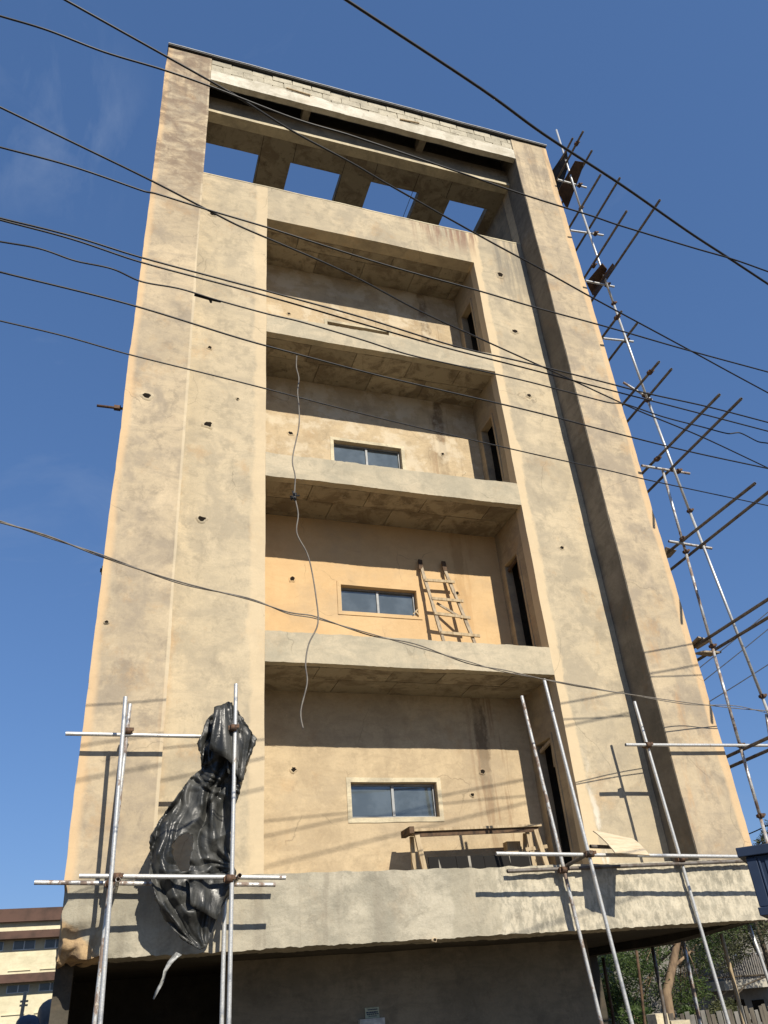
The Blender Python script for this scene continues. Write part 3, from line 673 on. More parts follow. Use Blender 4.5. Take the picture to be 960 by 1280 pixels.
bench = empty('trestle_table', (3.6, .8, ZBT), 'rough wooden trestle bench standing in the lowest balcony', 'trestle')
def bpart(name, f, mat=m_wood): mb = MB(); f(mb); mb.build(name, mat, bench)
YB0, YB1 = .55, .86
A0, A1 = at(515, 1038, Y=YB0), at(676, 1029, Y=YB0); A1.z = A0.z+.045
bpart('table_top', lambda b: b.bar(A0+Vector((0, .16, 0)), A1+Vector((0, .16, 0)), .36, .035))
bpart('apron', lambda b: b.bar(A0+Vector((.04, .03, -.05)), A1+Vector((-.04, .03, -.05)), .03, .07), m_wood_dk)
bpart('end_block', lambda b: b.bar(A0+Vector((-.02, -.05, .0)), A0+Vector((-.02, .32, .0)), .07, .09), m_wood_dk)
for (pa, pb, Y, w) in (((521, 1044), (530.5, 1086), .52, .07), ((514.5, 1046), (518, 1092), .82, .055), ((669, 1037), (684, 1084), .52, .07), ((659, 1040), (667.5, 1084), .62, .05), ((656, 1042), (657, 1090), .84, .05)):
    a, b_ = at(*pa, Y=Y), at(*pb, Y=Y); d = b_-a; b_ = a+d*((ZBT-.06-a.z)/d.z)
    bpart('leg', lambda b: b.bar(a, b_, w, .04, (0, 1, 0)))
a, b_ = at(657, 1062, Y=.62), at(684, 1058, Y=.55); bpart('leg_brace', lambda b: b.bar(a, b_, .03, .05))
# floor ledge behind the base beam, and the black boards with pale runs standing on it
part('balcony_floor', m_raw, lambda b: b.box((XA-.02, .0, ZBT-.3), (XP2, D+.1, ZBT-.03)))
def mk_bb():
    t = NT('black_board_with_drips')
    d = t.rng(t.noise(5, 3, .6, stretch=(2.4, 1, .12)), .63, .66)
    return t.out(t.mix(t.math('MULTIPLY', d, .7), (.014, .013, .012), (.40, .37, .31)), .8, .15)
m_bb = mk_bb()
xa = at(536, 1082, Y=.45).x; widths = [.42, .43, .40, .36]
for i, w in enumerate(widths):
    zt_ = at(600, 1069.5, Y=.45).z
    mb = MB(); mb.obox((xa+w/2, .45+.012*i, (ZBT-.03+zt_)/2+.004*(i % 2)), (w/2-.006, .0, 0), (0, .012, 0), (0, 0.02, (zt_-ZBT+.03)/2)); xa += w
    mb.build('black_board', m_bb, label=['leftmost black board under the trestle bench, beside its left legs', 'black board with pale drips under the middle of the bench', 'third black board from the left under the trestle bench', 'rightmost black board under the bench near its right legs'][i], cat='board', group='black boards under the trestle bench')
mb = MB(); c = at(640, 1058, Y=.95); mb.obox(c, (.11, 0, 0), (0, .07, 0), (0, 0, .06)); mb.obox(c+Vector((0, 0, -.2)), (.15, 0, 0), (0, .1, 0), (0, 0, .14)); mb.obox(c+Vector((.03, 0, -.45)), (.12, 0, 0), (0, .09, 0), (0, 0, .11))
mb.build('timber_offcuts', m_wood, label='pile of pale timber offcuts behind the right legs of the bench', cat='wood scrap')
# thin plank dark strip in top balcony window is the window itself, half hidden by the slab edge

# plywood sheet on the right scaffold
ply = slab_quad('plywood_sheet', [at(769, 1067, Y=-1.32), at(812, 1070, Y=-1.42), at(790, 1049, Y=-.98), at(741, 1039, Y=-.93)], .014, m_ply, 'pale warped plywood sheet resting on the right scaffold tubes', 'plywood', seg=10, bend=.02)

# black plastic sheet draped on the left scaffold
m_strip = simple('pale_torn_plastic', (.36, .36, .34), .35, .5, 0, (.16, .16, .15), 20)
def inpoly(x, y, P):
    c = False; j = len(P)-1
    for i in range(len(P)):
        if (P[i][1] > y) != (P[j][1] > y) and x < (P[j][0]-P[i][0])*(y-P[i][1])/(P[j][1]-P[i][1])+P[i][0]: c = not c
        j = i
    return c
OUT = [(286, 877), (277, 881), (262, 895), (255, 907), (253, 918), (246, 929), (251, 944), (252, 961), (240, 970), (232, 980), (214, 1004), (196, 1030), (188, 1045), (187, 1062), (188, 1078), (186.5, 1092), (190, 1106), (195, 1125), (205, 1147), (217, 1163),
       (230, 1176), (250, 1188), (259, 1182), (268, 1156), (280, 1130), (291, 1110), (296, 1092), (289, 1075), (288, 1040), (290, 1018), (300, 989), (303, 975), (311, 950), (321, 924), (315, 915), (300, 893), (291, 880)]
HOLE = [(215, 1057), (222, 1047), (232, 1041), (240, 1043), (241, 1056), (238, 1072), (236, 1088), (226, 1090), (221, 1082), (216, 1068)]
GATH = [(297, 902, 9, 60, .00), (287, 975, 11, 70, .5), (292, 1092, 13, 110, .2), (246, 955, 8, 90, .8)]
def tri(x): return abs((x % 1)-.5)*2
HL = [(877, 288, 12), (900, 284, 30), (925, 284, 36), (950, 278, 32), (972, 270, 30), (1000, 255, 44), (1040, 240, 52), (1080, 239, 54), (1110, 240, 50), (1140, 242, 38), (1165, 244, 25), (1188, 252, 8)]
def hang(v):
    for (v0, c0_, w0_), (v1, c1_, w1_) in zip(HL, HL[1:]):
        if v <= v1: t = max(0, (v-v0)/(v1-v0)); return c0_+(c1_-c0_)*t, w0_+(w1_-w0_)*t
    return HL[-1][1:]
def fold(u, v):
    """long pleats that follow the hang of the sheet, gathered at the tube joints, over slow billows"""
    wu, wv = u+noise.noise(Vector((u*.025, v*.018, 4)))*16, v+noise.noise(Vector((u*.02, v*.02, 8)))*16
    c, w = hang(wv); a_ = (wu-c)/w; h = 0
    n1 = noise.noise(Vector((a_*1.2, v*.008, 3)))
    h += (tri(a_*1.1+n1*1.2+.2)-.5)*.12*min(1, w/40)
    h += (tri(a_*2.3+noise.noise(Vector((a_*1.5, v*.012, 7)))*1.3)-.5)*.030*min(1, w/40)
    for (gu, gv, k, rad, ph) in GATH:
        d = math.hypot(wu-gu, (wv-gv)*.8); an = math.atan2(wv-gv, wu-gu)
        h += math.exp(-(d/rad)**2)*min(1, d/14)*(tri(an/(2*math.pi)*k+ph+noise.noise(Vector((d*.03, an*2, ph*9)))*.9)-.5)*.055
    h += noise.noise(Vector((u/34, v/60, 2)))*.07
    cr = noise.noise(Vector((u/15, v/19, 9)))
    h += (1-abs(cr)*3)*.006*min(1, max(.3, (v-950)/60))
    return h
st_ = 1.6; gx0, gy0 = 180, 872; nx, ny = int(146/st_), int(322/st_)
idx = {}; vs = []; fs = []
def jit(u, v): return u, v
UV = {}
for j in range(ny+1):
    for i in range(nx+1):
        u, v = gx0+i*st_, gy0+j*st_
        belly = .05*math.exp(-((v-1090)/95)**2-((u-225)/60)**2)+.10*math.exp(-((v-920)/45)**2-((u-285)/28)**2)
        idx[i, j] = len(vs); UV[len(vs)] = (u, v, belly); vs.append(None)
for j in range(ny):
    for i in range(nx):
        u, v = jit(gx0+(i+.5)*st_, gy0+(j+.5)*st_)
        if inpoly(u, v, OUT) and not inpoly(u, v, HOLE): fs.append((idx[i, j], idx[i+1, j], idx[i+1, j+1], idx[i, j+1]))
cnt = {}
for f in fs:
    for a, b_ in zip(f, f[1:]+f[:1]): e = (min(a, b_), max(a, b_)); cnt[e] = cnt.get(e, 0)+1
bd = {k for e, c in cnt.items() if c == 1 for k in e}
def snap(u, v):
    best = None
    for Pg in (OUT, HOLE):
        for (x0, y0), (x1, y1) in zip(Pg, Pg[1:]+Pg[:1]):
            t = max(0, min(1, ((u-x0)*(x1-x0)+(v-y0)*(y1-y0))/((x1-x0)**2+(y1-y0)**2))); x, y = x0+t*(x1-x0), y0+t*(y1-y0); d = (x-u)**2+(y-v)**2
            if best is None or d < best[0]: best = (d, x, y)
    return best[1]+noise.noise(Vector((u*.2, v*.2, 1)))*1.6, best[2]+noise.noise(Vector((u*.2, v*.2, 5)))*1.2
used = sorted({k for f in fs for k in f})
for k in used:
    u, v, be = UV[k]
    if k in bd: u, v = snap(u, v)
    vs[k] = at(u, v, Y=-1.0-be-min(.12, fold(u, v)))
rm = {k: i for i, k in enumerate(used)}
mb = MB().add([vs[k] for k in used], [tuple(rm[k] for k in f) for f in fs], True)
pls = mb.build('plastic_sheet', m_plastic, label='crumpled black plastic sheet hanging on the left scaffold', cat='plastic sheet')
sm = pls.modifiers.new('thickness', 'SOLIDIFY'); sm.thickness = .006
# loose flaps of the same sheet
def flap(pts, Y, seed):
    mb = MB(); N = 9; vs = []
    P = [at(u, v, Y=Y+dy) for u, v, dy in pts]
    for j in range(N):
        for i in range(N):
            a, b_ = i/(N-1), j/(N-1)
            p = P[0]*(1-a)*(1-b_)+P[1]*a*(1-b_)+P[2]*a*b_+P[3]*(1-a)*b_
            p.y += (noise.noise(Vector((a*3+seed, b_*1.2, seed)))*.14); vs.append(p)
    mb.add(vs, [(j*N+i, j*N+i+1, (j+1)*N+i+1, (j+1)*N+i) for j in range(N-1) for i in range(N-1)], True)
    o = mb.build('flap', m_plastic, pls); o.location = (0, 0, 0)
    m_ = o.modifiers.new('thickness', 'SOLIDIFY'); m_.thickness = .006
flap([(268, 884, 0), (290, 878, 0), (300, 960, -.05), (262, 935, -.1)], -1.22, 1)
flap([(288, 890, 0), (314, 915, .05), (304, 976, 0), (284, 966, -.02)], -1.16, 2)
flap([(236, 1090, 0), (292, 1092, .05), (270, 1150, 0), (238, 1130, -.1)], -1.12, 5)
rb = MB(); N = 14; C = [(224, 1192), (219, 1196), (212, 1204), (206, 1214), (204, 1223), (201, 1231), (196, 1240), (192, 1249)]
vs = []
for i, (u, v) in enumerate(C):
    w = [7, 6, 5, 3.5, 3, 3.5, 3, 1.5][i]; tw = .04*math.sin(i*1.3)
    vs += [at(u-w*.5, v-w*.25, Y=-1.1+tw), at(u+w*.5, v+w*.25, Y=-1.1-tw)]
rb.add(vs, [(2*i, 2*i+1, 2*i+3, 2*i+2) for i in range(len(C)-1)], True)
o = rb.build('torn_strip', m_strip, pls); o.location = (0, 0, 0); o.modifiers.new('thickness', 'SOLIDIFY').thickness = .004

# paper notice and white box on the ground floor wall
def mk_paper():
    t = NT('notice_paper'); return t.out(t.mix(t.rng(t.noise(20), .4, .7), (.50, .52, .38), (.40, .42, .30)), .8)
sg = empty('wall_notice', (2.1, D, 1.3), 'small pale printed notice stuck on the shaded ground floor wall', 'notice')
p0, p1 = at(456, 1260, Y=D-.012), at(474.5, 1272, Y=D-.012)
mb = MB(); mb.box((p0.x, D-.012, p1.z), (p1.x, D-.004, p0.z)); mb.build('paper', mk_paper(), sg)
m_ink = simple('faded_navy_ink', (.05, .07, .13), .8)
h_ = p0.z-p1.z; w_ = p1.x-p0.x
for zf, xf0, xf1, th in ((.80, .2, .8, .10), (.55, .08, .88, .14), (.38, .12, .85, .10), (.2, .25, .7, .06)):
    mb = MB(); x = p0.x+w_*xf0; rg = random.Random(int(zf*99))
    while x < p0.x+w_*xf1:
        ww = rg.uniform(.012, .028); mb.box((x, D-.016, p1.z+h_*(zf-th/2)), (x+ww, D-.0125, p1.z+h_*(zf+th/2))); x += ww+.006
    mb.build('print_mark', m_ink, sg)
p0, p1 = at(450, 1274.5, Y=D-.09), at(481, 1273.5, Y=D-.09)
mb = MB(); mb.box((p0.x, D-.09, p0.z-.42), (p1.x, D-.002, p0.z))
ib = mb.build('meter_box', simple('white_painted_metal', (.62, .63, .60), .5, .4), label='white wall box directly below the small printed notice', cat='box')
mb = MB(); mb.box((p0.x+.02, D-.096, p0.z-.40), (p1.x-.02, D-.0905, p0.z-.02)); mb.build('door', simple('box_door_white', (.66, .67, .64), .5, .4), ib)

# ------------------------------------------------------------------ dark blue box at the right
bx = empty('blue_metal_box', (4.5, -4.9, GZ), 'dark blue panelled metal box on a post at the right edge', 'box')
m_blue = simple('dark_blue_paint', (.022, .036, .070), .5, .35, 0, (.017, .028, .055), 3)
m_blue2 = simple('lighter_blue_panel', (.035, .055, .10), .45, .4, 0, (.03, .045, .08), 3)
c0 = at(919, 1060, Y=-4.5); dx = Vector((.6928, -.7212, 0)); dn = Vector((.7212, .6928, 0))
def bb(lo, hi, mat, name):
    mb = MB(); p = lambda a, b_, c: c0+dx*a+dn*b_+Vector((0, 0, c))
    x0, y0, z0 = lo; x1, y1, z1 = hi
    mb.add([p(x0, y0, z0), p(x1, y0, z0), p(x1, y1, z0), p(x0, y1, z0), p(x0, y0, z1), p(x1, y0, z1), p(x1, y1, z1), p(x0, y1, z1)],
           [(0,3,2,1),(4,5,6,7),(0,1,5,4),(1,2,6,5),(2,3,7,6),(3,0,4,7)])
    o = mb.build(name, mat, bx); bv = o.modifiers.new('edge', 'BEVEL'); bv.width = .006; bv.segments = 2; return o
bb((0, 0, -.075), (.70, .6, 0), m_blue, 'cap')
bb((.06, .05, -.47), (.64, .55, -.077), m_blue, 'body')
bb((.055, .035, -.47), (.14, .049, -.09), m_blue, 'corner_post')
bb((.20, .042, -.44), (.60, .049, -.11), m_blue2, 'side_panel')
bb((.148, .038, -.44), (.165, .049, -.10), m_blue2, 'trim_strip')
bb((.04, .02, -.535), (.66, .58, -.472), m_blue, 'base_rim')
bb((.27, .22, -2.75), (.43, .38, -.537), m_blue, 'post')

# ------------------------------------------------------------------ overhead cables
m_thin = m_black
def cable(pts, zc, Y1, r, label, mat=None, group='overhead cables crossing the tower front', name='overhead_cable'):
    u0, u1 = pts[0][0], pts[-1][0]
    # street cables run level and draw nearer to the tower towards the right
    P = [at(u, v, Z=zc) if Y1 is None else at(u, v, Y=zc+(Y1-zc)*(u-u0)/(u1-u0)) for u, v in pts]
    # catmull-rom through the points, carried on past the frame at both ends
    P = [P[0]+(P[0]-P[1])*(3/max(.2, (P[0]-P[1]).length))]+P+[P[-1]+(P[-1]-P[-2])*(3/max(.2, (P[-1]-P[-2]).length))]
    Q = []
    for i in range(len(P)-1):
        a, b_, c, d = P[max(i-1, 0)], P[i], P[i+1], P[min(i+2, len(P)-1)]
        for k in range(8):
            t = k/8
            if i in (0, len(P)-2): Q.append(b_+(c-b_)*t); continue
            ta, tb = (c-a)*.5, (d-b_)*.5
            if ta.length > (c-b_).length*1.4: ta = ta.normalized()*(c-b_).length
            if tb.length > (c-b_).length*1.4: tb = tb.normalized()*(c-b_).length
            Q.append(b_*(2*t**3-3*t*t+1)+ta*(t**3-2*t*t+t)+c*(-2*t**3+3*t*t)+tb*(t**3-t*t))
    Q.append(P[-1])
    mb = MB(); mb.tube(Q, r, 6); return mb.build(name, mat or m_thin, label=label, cat='cable', group=group)
cable([(430, -2), (600, 110), (680, 168), (775, 230), (858, 288), (910, 322), (960, 355)], 6.6, None, .0105, 'thick black cable crossing only the sky at the top right')
cable([(78, -2), (204.7, 68.8), (265.6, 103), (305, 126), (367.5, 165), (440, 204), (480, 227.5), (599.4, 294.7), (680, 338.5), (742, 373), (857, 435), (910, 464), (960, 491)], 8.2, None, .0105, 'black cable running from the top left edge across the upper corner of the tower')
cable([(0, 20), (60, 38), (130, 65), (204.7, 87.5), (265.6, 109), (367, 148), (440, 170), (577.5, 216.6), (658.8, 244.7), (740, 270), (772, 281), (864, 309), (916, 324), (960, 339.5)], 5.6, None, .0060, 'thin black cable crossing the white beam at the tower top')
cable([(0, 134), (95, 180), (187.5, 225), (265.6, 265.6), (300, 283), (431, 340), (525, 389), (614, 429.6), (718, 476.5), (760, 496), (802, 515), (877, 546), (960, 585)], 7.9, None, .0100, 'thick black cable from the left edge crossing the top balcony diagonally')
cable([(0, 184), (90, 208), (180, 239), (195, 242), (259, 262), (333, 284), (480, 330.6), (595, 362.5), (668, 384), (760, 409), (857, 437), (960, 465)], 5.4, None, .0058, 'thin black cable crossing just under the top opening of the highest balcony')
cable([(0, 272.6), (90, 295), (177, 322), (333, 363.8), (450, 396), (566, 432), (660, 454), (760, 479), (810, 492), (885, 508.5), (960, 528)], 5.3, None, .0060, 'upper of the two close cables crossing the sill of the highest balcony')
cable([(0, 275), (90, 299), (177, 328), (333, 370), (487.5, 415), (562, 436), (660, 461), (760, 487), (847.5, 509.6), (960, 539)], 5.28, None, .0058, 'lower of the two close cables crossing the sill of the highest balcony')
cable([(0, 302), (50, 311), (94, 326), (140, 336), (177, 352), (225, 361), (271, 375), (333, 392), (375, 402), (450, 424), (510, 443), (581, 459), (660, 477), (760, 503), (781, 505), (829, 521), (877, 533.5), (910, 542), (924.6, 541), (947.5, 552), (960, 554)], 5.2, None, .0054, 'wavy thin cable with a kink near its right end')
cI = cable([(0, 340), (160, 380), (300, 423), (371, 442.5), (480, 471), (660, 513), (760, 539), (860, 564), (960, 585.6)], 5.25, None, .0062, 'thin cable from which the loose grey wire hangs')
cable([(0, 401), (80, 420), (161, 443), (300, 477.6), (480, 524), (660, 566), (760, 588), (810, 600), (960, 632)], 7.3, None, .0080, 'lowest straight black cable, crossing the window of the third balcony')
K = [(0, 653), (60, 670), (130, 697), (224, 727), (310, 749), (360, 765), (392, 770), (462, 794), (519, 805), (584, 829), (632.5, 838), (720, 857.5), (857, 878), (916.5, 885), (952.5, 888)]
cable(K, 4.95, None, .0070, 'first strand of the low twisted grey cable pair over the ladder balcony', m_greywire, 'low twisted pair')
K2 = [(u, v+(-1.8, 2.0, -2.4, 2.2, -1.5, 2, 2.5, -2.2, 3.2, -2.5, 2.2, -1.5, 2.2, -3, 1.5)[i]) for i, (u, v) in enumerate(K)]
cable(K2, 4.96, None, .0062, 'second strand wound round the low grey cable pair over the ladder balcony', m_greywire, 'low twisted pair')
# cables far behind the side scaffold
for a, b_, lb in (((868, 840), (965, 761), 'upper thin cable in the sky behind the side scaffold'), ((872, 857), (965, 782.5), 'middle thin cable in the sky behind the side scaffold'), ((880, 881), (965, 827.6), 'lower thin cable in the sky behind the side scaffold'), ((925, 1047), (965, 1029), 'short thin cable in the sky just above the blue box')):
    cable([a, ((a[0]+b_[0])/2, (a[1]+b_[1])/2+.6), b_], 12, 11, .018, lb, None, 'far cables behind the scaffold')
# grey wire hanging from a cable
HW = [(371, 444), (370.5, 459), (373.6, 473), (372, 490), (373.6, 508), (373.6, 533), (366.6, 566.5), (365.8, 580), (369, 596), (368.5, 619), (372.8, 642.7), (371, 666), (383, 689.5), (388.8, 709), (394.7, 744), (397.4, 779), (386, 805), (382, 830), (384, 853.6), (376, 889), (379, 911)]
YW = at(371, 443.5, Z=5.25).y
P = [at(u, v, Y=YW) for u, v in HW]; mb = MB(); Q = []
for i in range(len(P)-1):
    a, b_, c, d = P[max(i-1, 0)], P[i], P[i+1], P[min(i+2, len(P)-1)]
    for k in range(5):
        t = k/5; Q.append(b_*(2*t**3-3*t*t+1)+(c-a)*.5*(t**3-2*t*t+t)+c*(-2*t**3+3*t*t)+(d-b_)*.5*(t**3-t*t))
Q.append(P[-1]); mb.tube(Q, .0042, 6)
hw = mb.build('hanging_wire', m_greywire, label='loose grey wire hanging down before the balconies with a knot', cat='wire')
mb = MB(); c = at(368.3, 620, Y=YW); rg = random.Random(5)
for _ in range(7):
    d = Vector((rg.uniform(-1, 1), rg.uniform(-.5, .5), rg.uniform(-1, 1))).normalized()*.035; mb.tube([c-d, c+d*rg.uniform(.3, 1)], .005, 5)
mb.build('knot', m_black, hw).location = (0, 0, 0)
mb = MB(); mb.tube([at(243, 368.5, Z=5.2), at(262, 374, Z=5.2), at(276, 377, Z=5.2)], .008, 6); mb.tube([at(262, 374, Z=5.2), at(264, 378, Z=5.2)], .008, 5)
mb.build('cable_splice', m_black, label='dark taped splice on the wavy cable near the left pier', cat='splice')

# ------------------------------------------------------------------ background at the left
YL = 30.0
m_cream = plaster('far_cream_paint', (.74, .68, .48), (.69, .63, .44), grey=(.5, .45, .30), g_amt=.3, s_amt=.05, bump=.05, crack=False)
m_brown = simple('far_brown_band', (.11, .065, .05), .85, .2, 0, (.06, .04, .032), 1.2)
fb = empty('cream_building', (-12, YL, GZ), 'distant cream block with dark brown ledges behind the left corner', 'building')
def fpart(name, f, mat): mb = MB(); f(mb); return mb.build(name, mat, fb)
zr = lambda v: at(30, v, Y=YL).z
ztop, z1, z2, z3, z4, z5 = zr(1138), zr(1154), zr(1165), zr(1174.5), zr(1218), zr(1228.5)
FX0, FX1 = -26.0, 1.5
wins = []
for (va, vb) in ((1176, 1187.5), (1231, 1241)):
    za, zb = zr(va), zr(vb); pit_ = at(45, 1180, Y=YL).x-at(13, 1180, Y=YL).x
    x_ = at(16.5, 1181, Y=YL).x
    for j in range(-5, 3):
        xa = x_+j*1.22*1.0; wins.append((xa, xa+.86, zb, za))
def wallpan(b):
    b.box((FX0, YL, GZ), (FX1, YL+12, ztop-.25))
fpart('wall', wallpan, m_cream)
fpart('roof_band', lambda b: b.box((FX0-.2, YL-.7, z1), (FX1+.2, YL+12.2, ztop)), m_brown)
fpart('parapet', lambda b: b.box((FX0, YL-.45, z2+.0), (FX1, YL-.01, z1-.002)), m_cream)
fpart('ledge_band', lambda b: b.box((FX0-.1, YL-.6, z3), (FX1+.1, YL-.012, z2-.002)), m_brown)
fpart('ledge_band', lambda b: b.box((FX0-.1, YL-.6, z5), (FX1+.1, YL-.012, z4)), m_brown)
m_fg = simple('far_window_glass', (.10, .12, .13), .2, .6, 0, (.06, .075, .08), 2)
for (xa, xb, za, zb) in wins:
    if xa > -7.5:
        f_ = fpart('window', lambda b: [b.box((xa, YL-.03, za), (xb, YL-.004, za+.03)), b.box(((xa+xb)/2-.02, YL-.03, za+.03), ((xa+xb)/2+.02, YL-.004, zb)), b.box((xa, YL-.03, za+.03), (xa+.03, YL-.004, zb)), b.box((xb-.03, YL-.03, za+.03), (xb, YL-.004, zb))], m_alu)
        mb = MB(); mb.box((xa+.03, YL-.012, za+.03), ((xa+xb)/2-.02, YL-.005, zb)); mb.build('pane', m_fg, f_).location = (0, 0, 0)
        mb = MB(); mb.box(((xa+xb)/2+.02, YL-.012, za+.03), (xb-.03, YL-.005, zb)); mb.build('pane', m_fg, f_).location = (0, 0, 0)
        fpart('sill_moulding', lambda b: b.box((xa-.05, YL-.05, za-.75), (xb-.05, YL-.004, za-.72)), m_cream)
# water tanks and a post before it
YT = 22.0
def tank(u0, u1, vtop, mat, lb, Y):
    a, b_ = at(u0, 1285, Y=Y), at(u1, 1285, Y=Y); r = (b_.x-a.x)/2; cx = (a.x+b_.x)/2; zt = at((u0+u1)/2, vtop, Y=Y).z
    mb = MB(); prof = [(r, 0), (r*1.02, zt-GZ-.75*r), (r*.97, zt-GZ-.5*r), (r*.80, zt-GZ-.25*r), (r*.5, zt-GZ-.08*r), (r*.25, zt-GZ-.02), (.001, zt-GZ)]
    k = 20; vs = [(cx+p[0]*math.cos(2*math.pi*i/k), Y+p[0]*math.sin(2*math.pi*i/k), GZ+p[1]) for p in prof for i in range(k)]
    mb.add(vs, [(j*k+i, j*k+(i+1) % k, (j+1)*k+(i+1) % k, (j+1)*k+i) for j in range(len(prof)-1) for i in range(k)], True)
    for z in np.arange(.5, zt-GZ-.8*r, .4): mb.tube([(cx+r*1.02*math.cos(t), Y+r*1.02*math.sin(t), GZ+z) for t in np.linspace(0, 2*math.pi, 21)], .03, 5, cap=False)
    mb.build('water_tank', mat, label=lb, cat='water tank')
tank(45, 88, 1247, simple('grey_tank', (.13, .12, .11), .6, .3, 0, (.09, .085, .08), 3), 'dark grey domed water tank against the left edge of the tower', YT)
tank(19, 48, 1268, simple('blue_tank', (.06, .075, .11), .5, .4, 0, (.045, .055, .085), 3), 'small blue tank beside the dark grey domed one', YT-1)
pp = at(32, 1239, Y=24); mb = MB(); mb.tube([pp, (pp.x-.1, 24, GZ)], .06, 8)
for dz in (.3, .42): mb.obox(pp-Vector((0, 0, dz)), (.13, 0, 0), (0, .05, 0), (0, 0, .03))
mb.build('wooden_post', m_woodp, label='short brown post standing before the cream block at the left', cat='post')

# ------------------------------------------------------------------ background at the right
m_leaf = None
def mk_leaf(name, c1, c2):
    t = NT(name)
    base = t.mix(t.rng(t.noise(.9, 4, .6), .38, .66), c1, c2)
    base = t.mix(t.rng(t.noise(14, 3, .5), .4, .7, 0, .5), base, tuple(x*1.5 for x in c2))
    t.b.inputs['Transmission Weight'].default_value = 0
    tr = t.n.new('ShaderNodeBsdfTranslucent'); mxs = t.n.new('ShaderNodeMixShader'); mxs.inputs[0].default_value = .3
    t.L(base, tr.inputs['Color']); t.out(base, .55, .3)
    t.L(t.b.outputs[0], mxs.inputs[1]); t.L(tr.outputs[0], mxs.inputs[2]); t.L(mxs.outputs[0], t.n['Material Output'].inputs['Surface'])
    return t.m
m_leafA = mk_leaf('green_foliage', (.032, .058, .014), (.075, .11, .028))
m_leafB = mk_leaf('dusty_foliage', (.05, .058, .024), (.095, .10, .042))
m_bark = simple('pale_brown_bark', (.26, .185, .115), .9, .15, 0, (.13, .09, .06), 4, .7, (1, 1, .4))
def crown_mesh(clumps, nleaf, seed, lw=.10, par=None, mat=None):
    rg = np.random.RandomState(seed); vs = []; fs = []
    tot = sum(c[3]**2 for c in clumps)
    for (cx, cy, cz, r) in clumps:
        k = int(nleaf*r*r/tot)
        d = rg.normal(size=(k, 3)); d /= np.linalg.norm(d, axis=1)[:, None]
        rad = r*rg.uniform(.25, 1, k)**.6
        for q in range(k):
            p = np.array([cx, cy, cz])+d[q]*rad[q]*np.array([1.15, 1.15, .8])
            a = rg.normal(size=3); a[2] = a[2]*.5-.35; a /= np.linalg.norm(a); b = np.cross(a, rg.normal(size=3)); b /= np.linalg.norm(b)
            L_ = lw*rg.uniform(.9, 2.0); w = lw*rg.uniform(.25, .5); n = len(vs)
            vs += [p-a*L_*.5, p+b*w*.5, p+a*L_*.5, p-b*w*.5]; fs.append((n, n+1, n+2, n+3))
    me = bpy.data.meshes.new('crown'); me.from_pydata([tuple(v) for v in vs], [], fs); me.materials.append(mat or m_leafA)
    o = bpy.data.objects.new('crown', me); COL.objects.link(o); o.parent = par; o.location = -par.location; return o
def tree(base, path, r0, clumps, nleaf, seed, label, mat=m_leafA, lw=.10):
    t = empty('tree', base, label, 'tree', 'trees behind the tower at the right')
    mb = MB(); n = len(path); mb.tube(path, [r0*(1-.6*i/(n-1)) for i in range(n)], 10)
    rg = random.Random(seed)
    for (cx, cy, cz, r) in clumps:
        s = Vector(path[rg.randrange(n//2, n)]); e = Vector((cx, cy, cz)); m1 = (s+e)/2+Vector((rg.uniform(-.3, .3), rg.uniform(-.3, .3), .2))
        mb.tube([s, m1, e], [r0*.35, r0*.2, r0*.07], 6)
        for _ in range(3):
            e2 = e+Vector((rg.uniform(-r, r), rg.uniform(-r, r), rg.uniform(-r, r)*.8)); mb.tube([m1, (m1+e2)/2+Vector((0, 0, .1)), e2], [r0*.12, r0*.08, r0*.03], 5)
    mb.build('trunk', m_bark if seed == 3 else m_bark2, t)
    crown_mesh(clumps, nleaf, seed, lw, t, mat)
YR = 13.0
m_bark2 = simple('dark_bark', (.10, .08, .055), .9, .15, 0, (.05, .04, .03), 4, .7)
pt = lambda u, v, Y=YR: tuple(at(u, v, Y=Y))
bt = at(838, 1285, Y=YR)
tree((bt.x, YR, GZ), [(bt.x+.1, YR, GZ), pt(838, 1278), pt(833, 1240), pt(840, 1210), pt(846, 1180), pt(853, 1140), pt(858, 1110)], .17,
     [(*pt(800, 1195), .8), (*pt(815, 1225, 13.6), .65), (*pt(870, 1190, 13.8), .75), (*pt(868, 1238, 13.4), .55), (*pt(885, 1140), 1.2), (*pt(800, 1260, 14), .5), (*pt(850, 1255, 13.8), .4), (*pt(838, 1100), 1.3)], 11000, 3, 'leaning pale trunk with feathery green leaves seen under the tower at the right', m_leafA, .085)
tree((bt.x+9.5, 19, GZ), [(bt.x+9.5, 19, GZ), (bt.x+9.2, 19, 1.5), (bt.x+8.6, 19, 3)], .12,
     [(*pt(880, 1180, 19), 1.4), (*pt(915, 1170, 19), 1.1), (*pt(930, 1140, 20), 1.3), (*pt(850, 1240, 19.5), .9), (*pt(905, 1262, 17), .5), (*pt(965, 1165, 15), .55)], 12000, 5, 'dusty olive tree hanging over the railed balcony at the right', m_leafB, .10)
tree((bt.x-1.5, 17, GZ), [(bt.x-1.5, 17, GZ), (bt.x-1.5, 17, 1.2), (bt.x-1.4, 17, 2.6)], .12,
     [(*pt(765, 1215, 17), .9), (*pt(778, 1260, 17.5), .8), (*pt(790, 1190, 18), 1.0), (*pt(760, 1250, 18), .7)], 9000, 8, 'green tree seen between the ground floor wall and the dark column', m_leafA, .10)
tree((21.5, 16, GZ), [(21.5, 16, GZ), (21.4, 16, 2.5), (21.2, 16, 5.0)], .12,
     [(*pt(958, 1052, 16), .38), (*pt(985, 1040, 16), .9), (*pt(1010, 1080, 16), 1.3)], 5000, 11, 'tree crown just above the dark blue box at the right edge', m_leafB, .11)
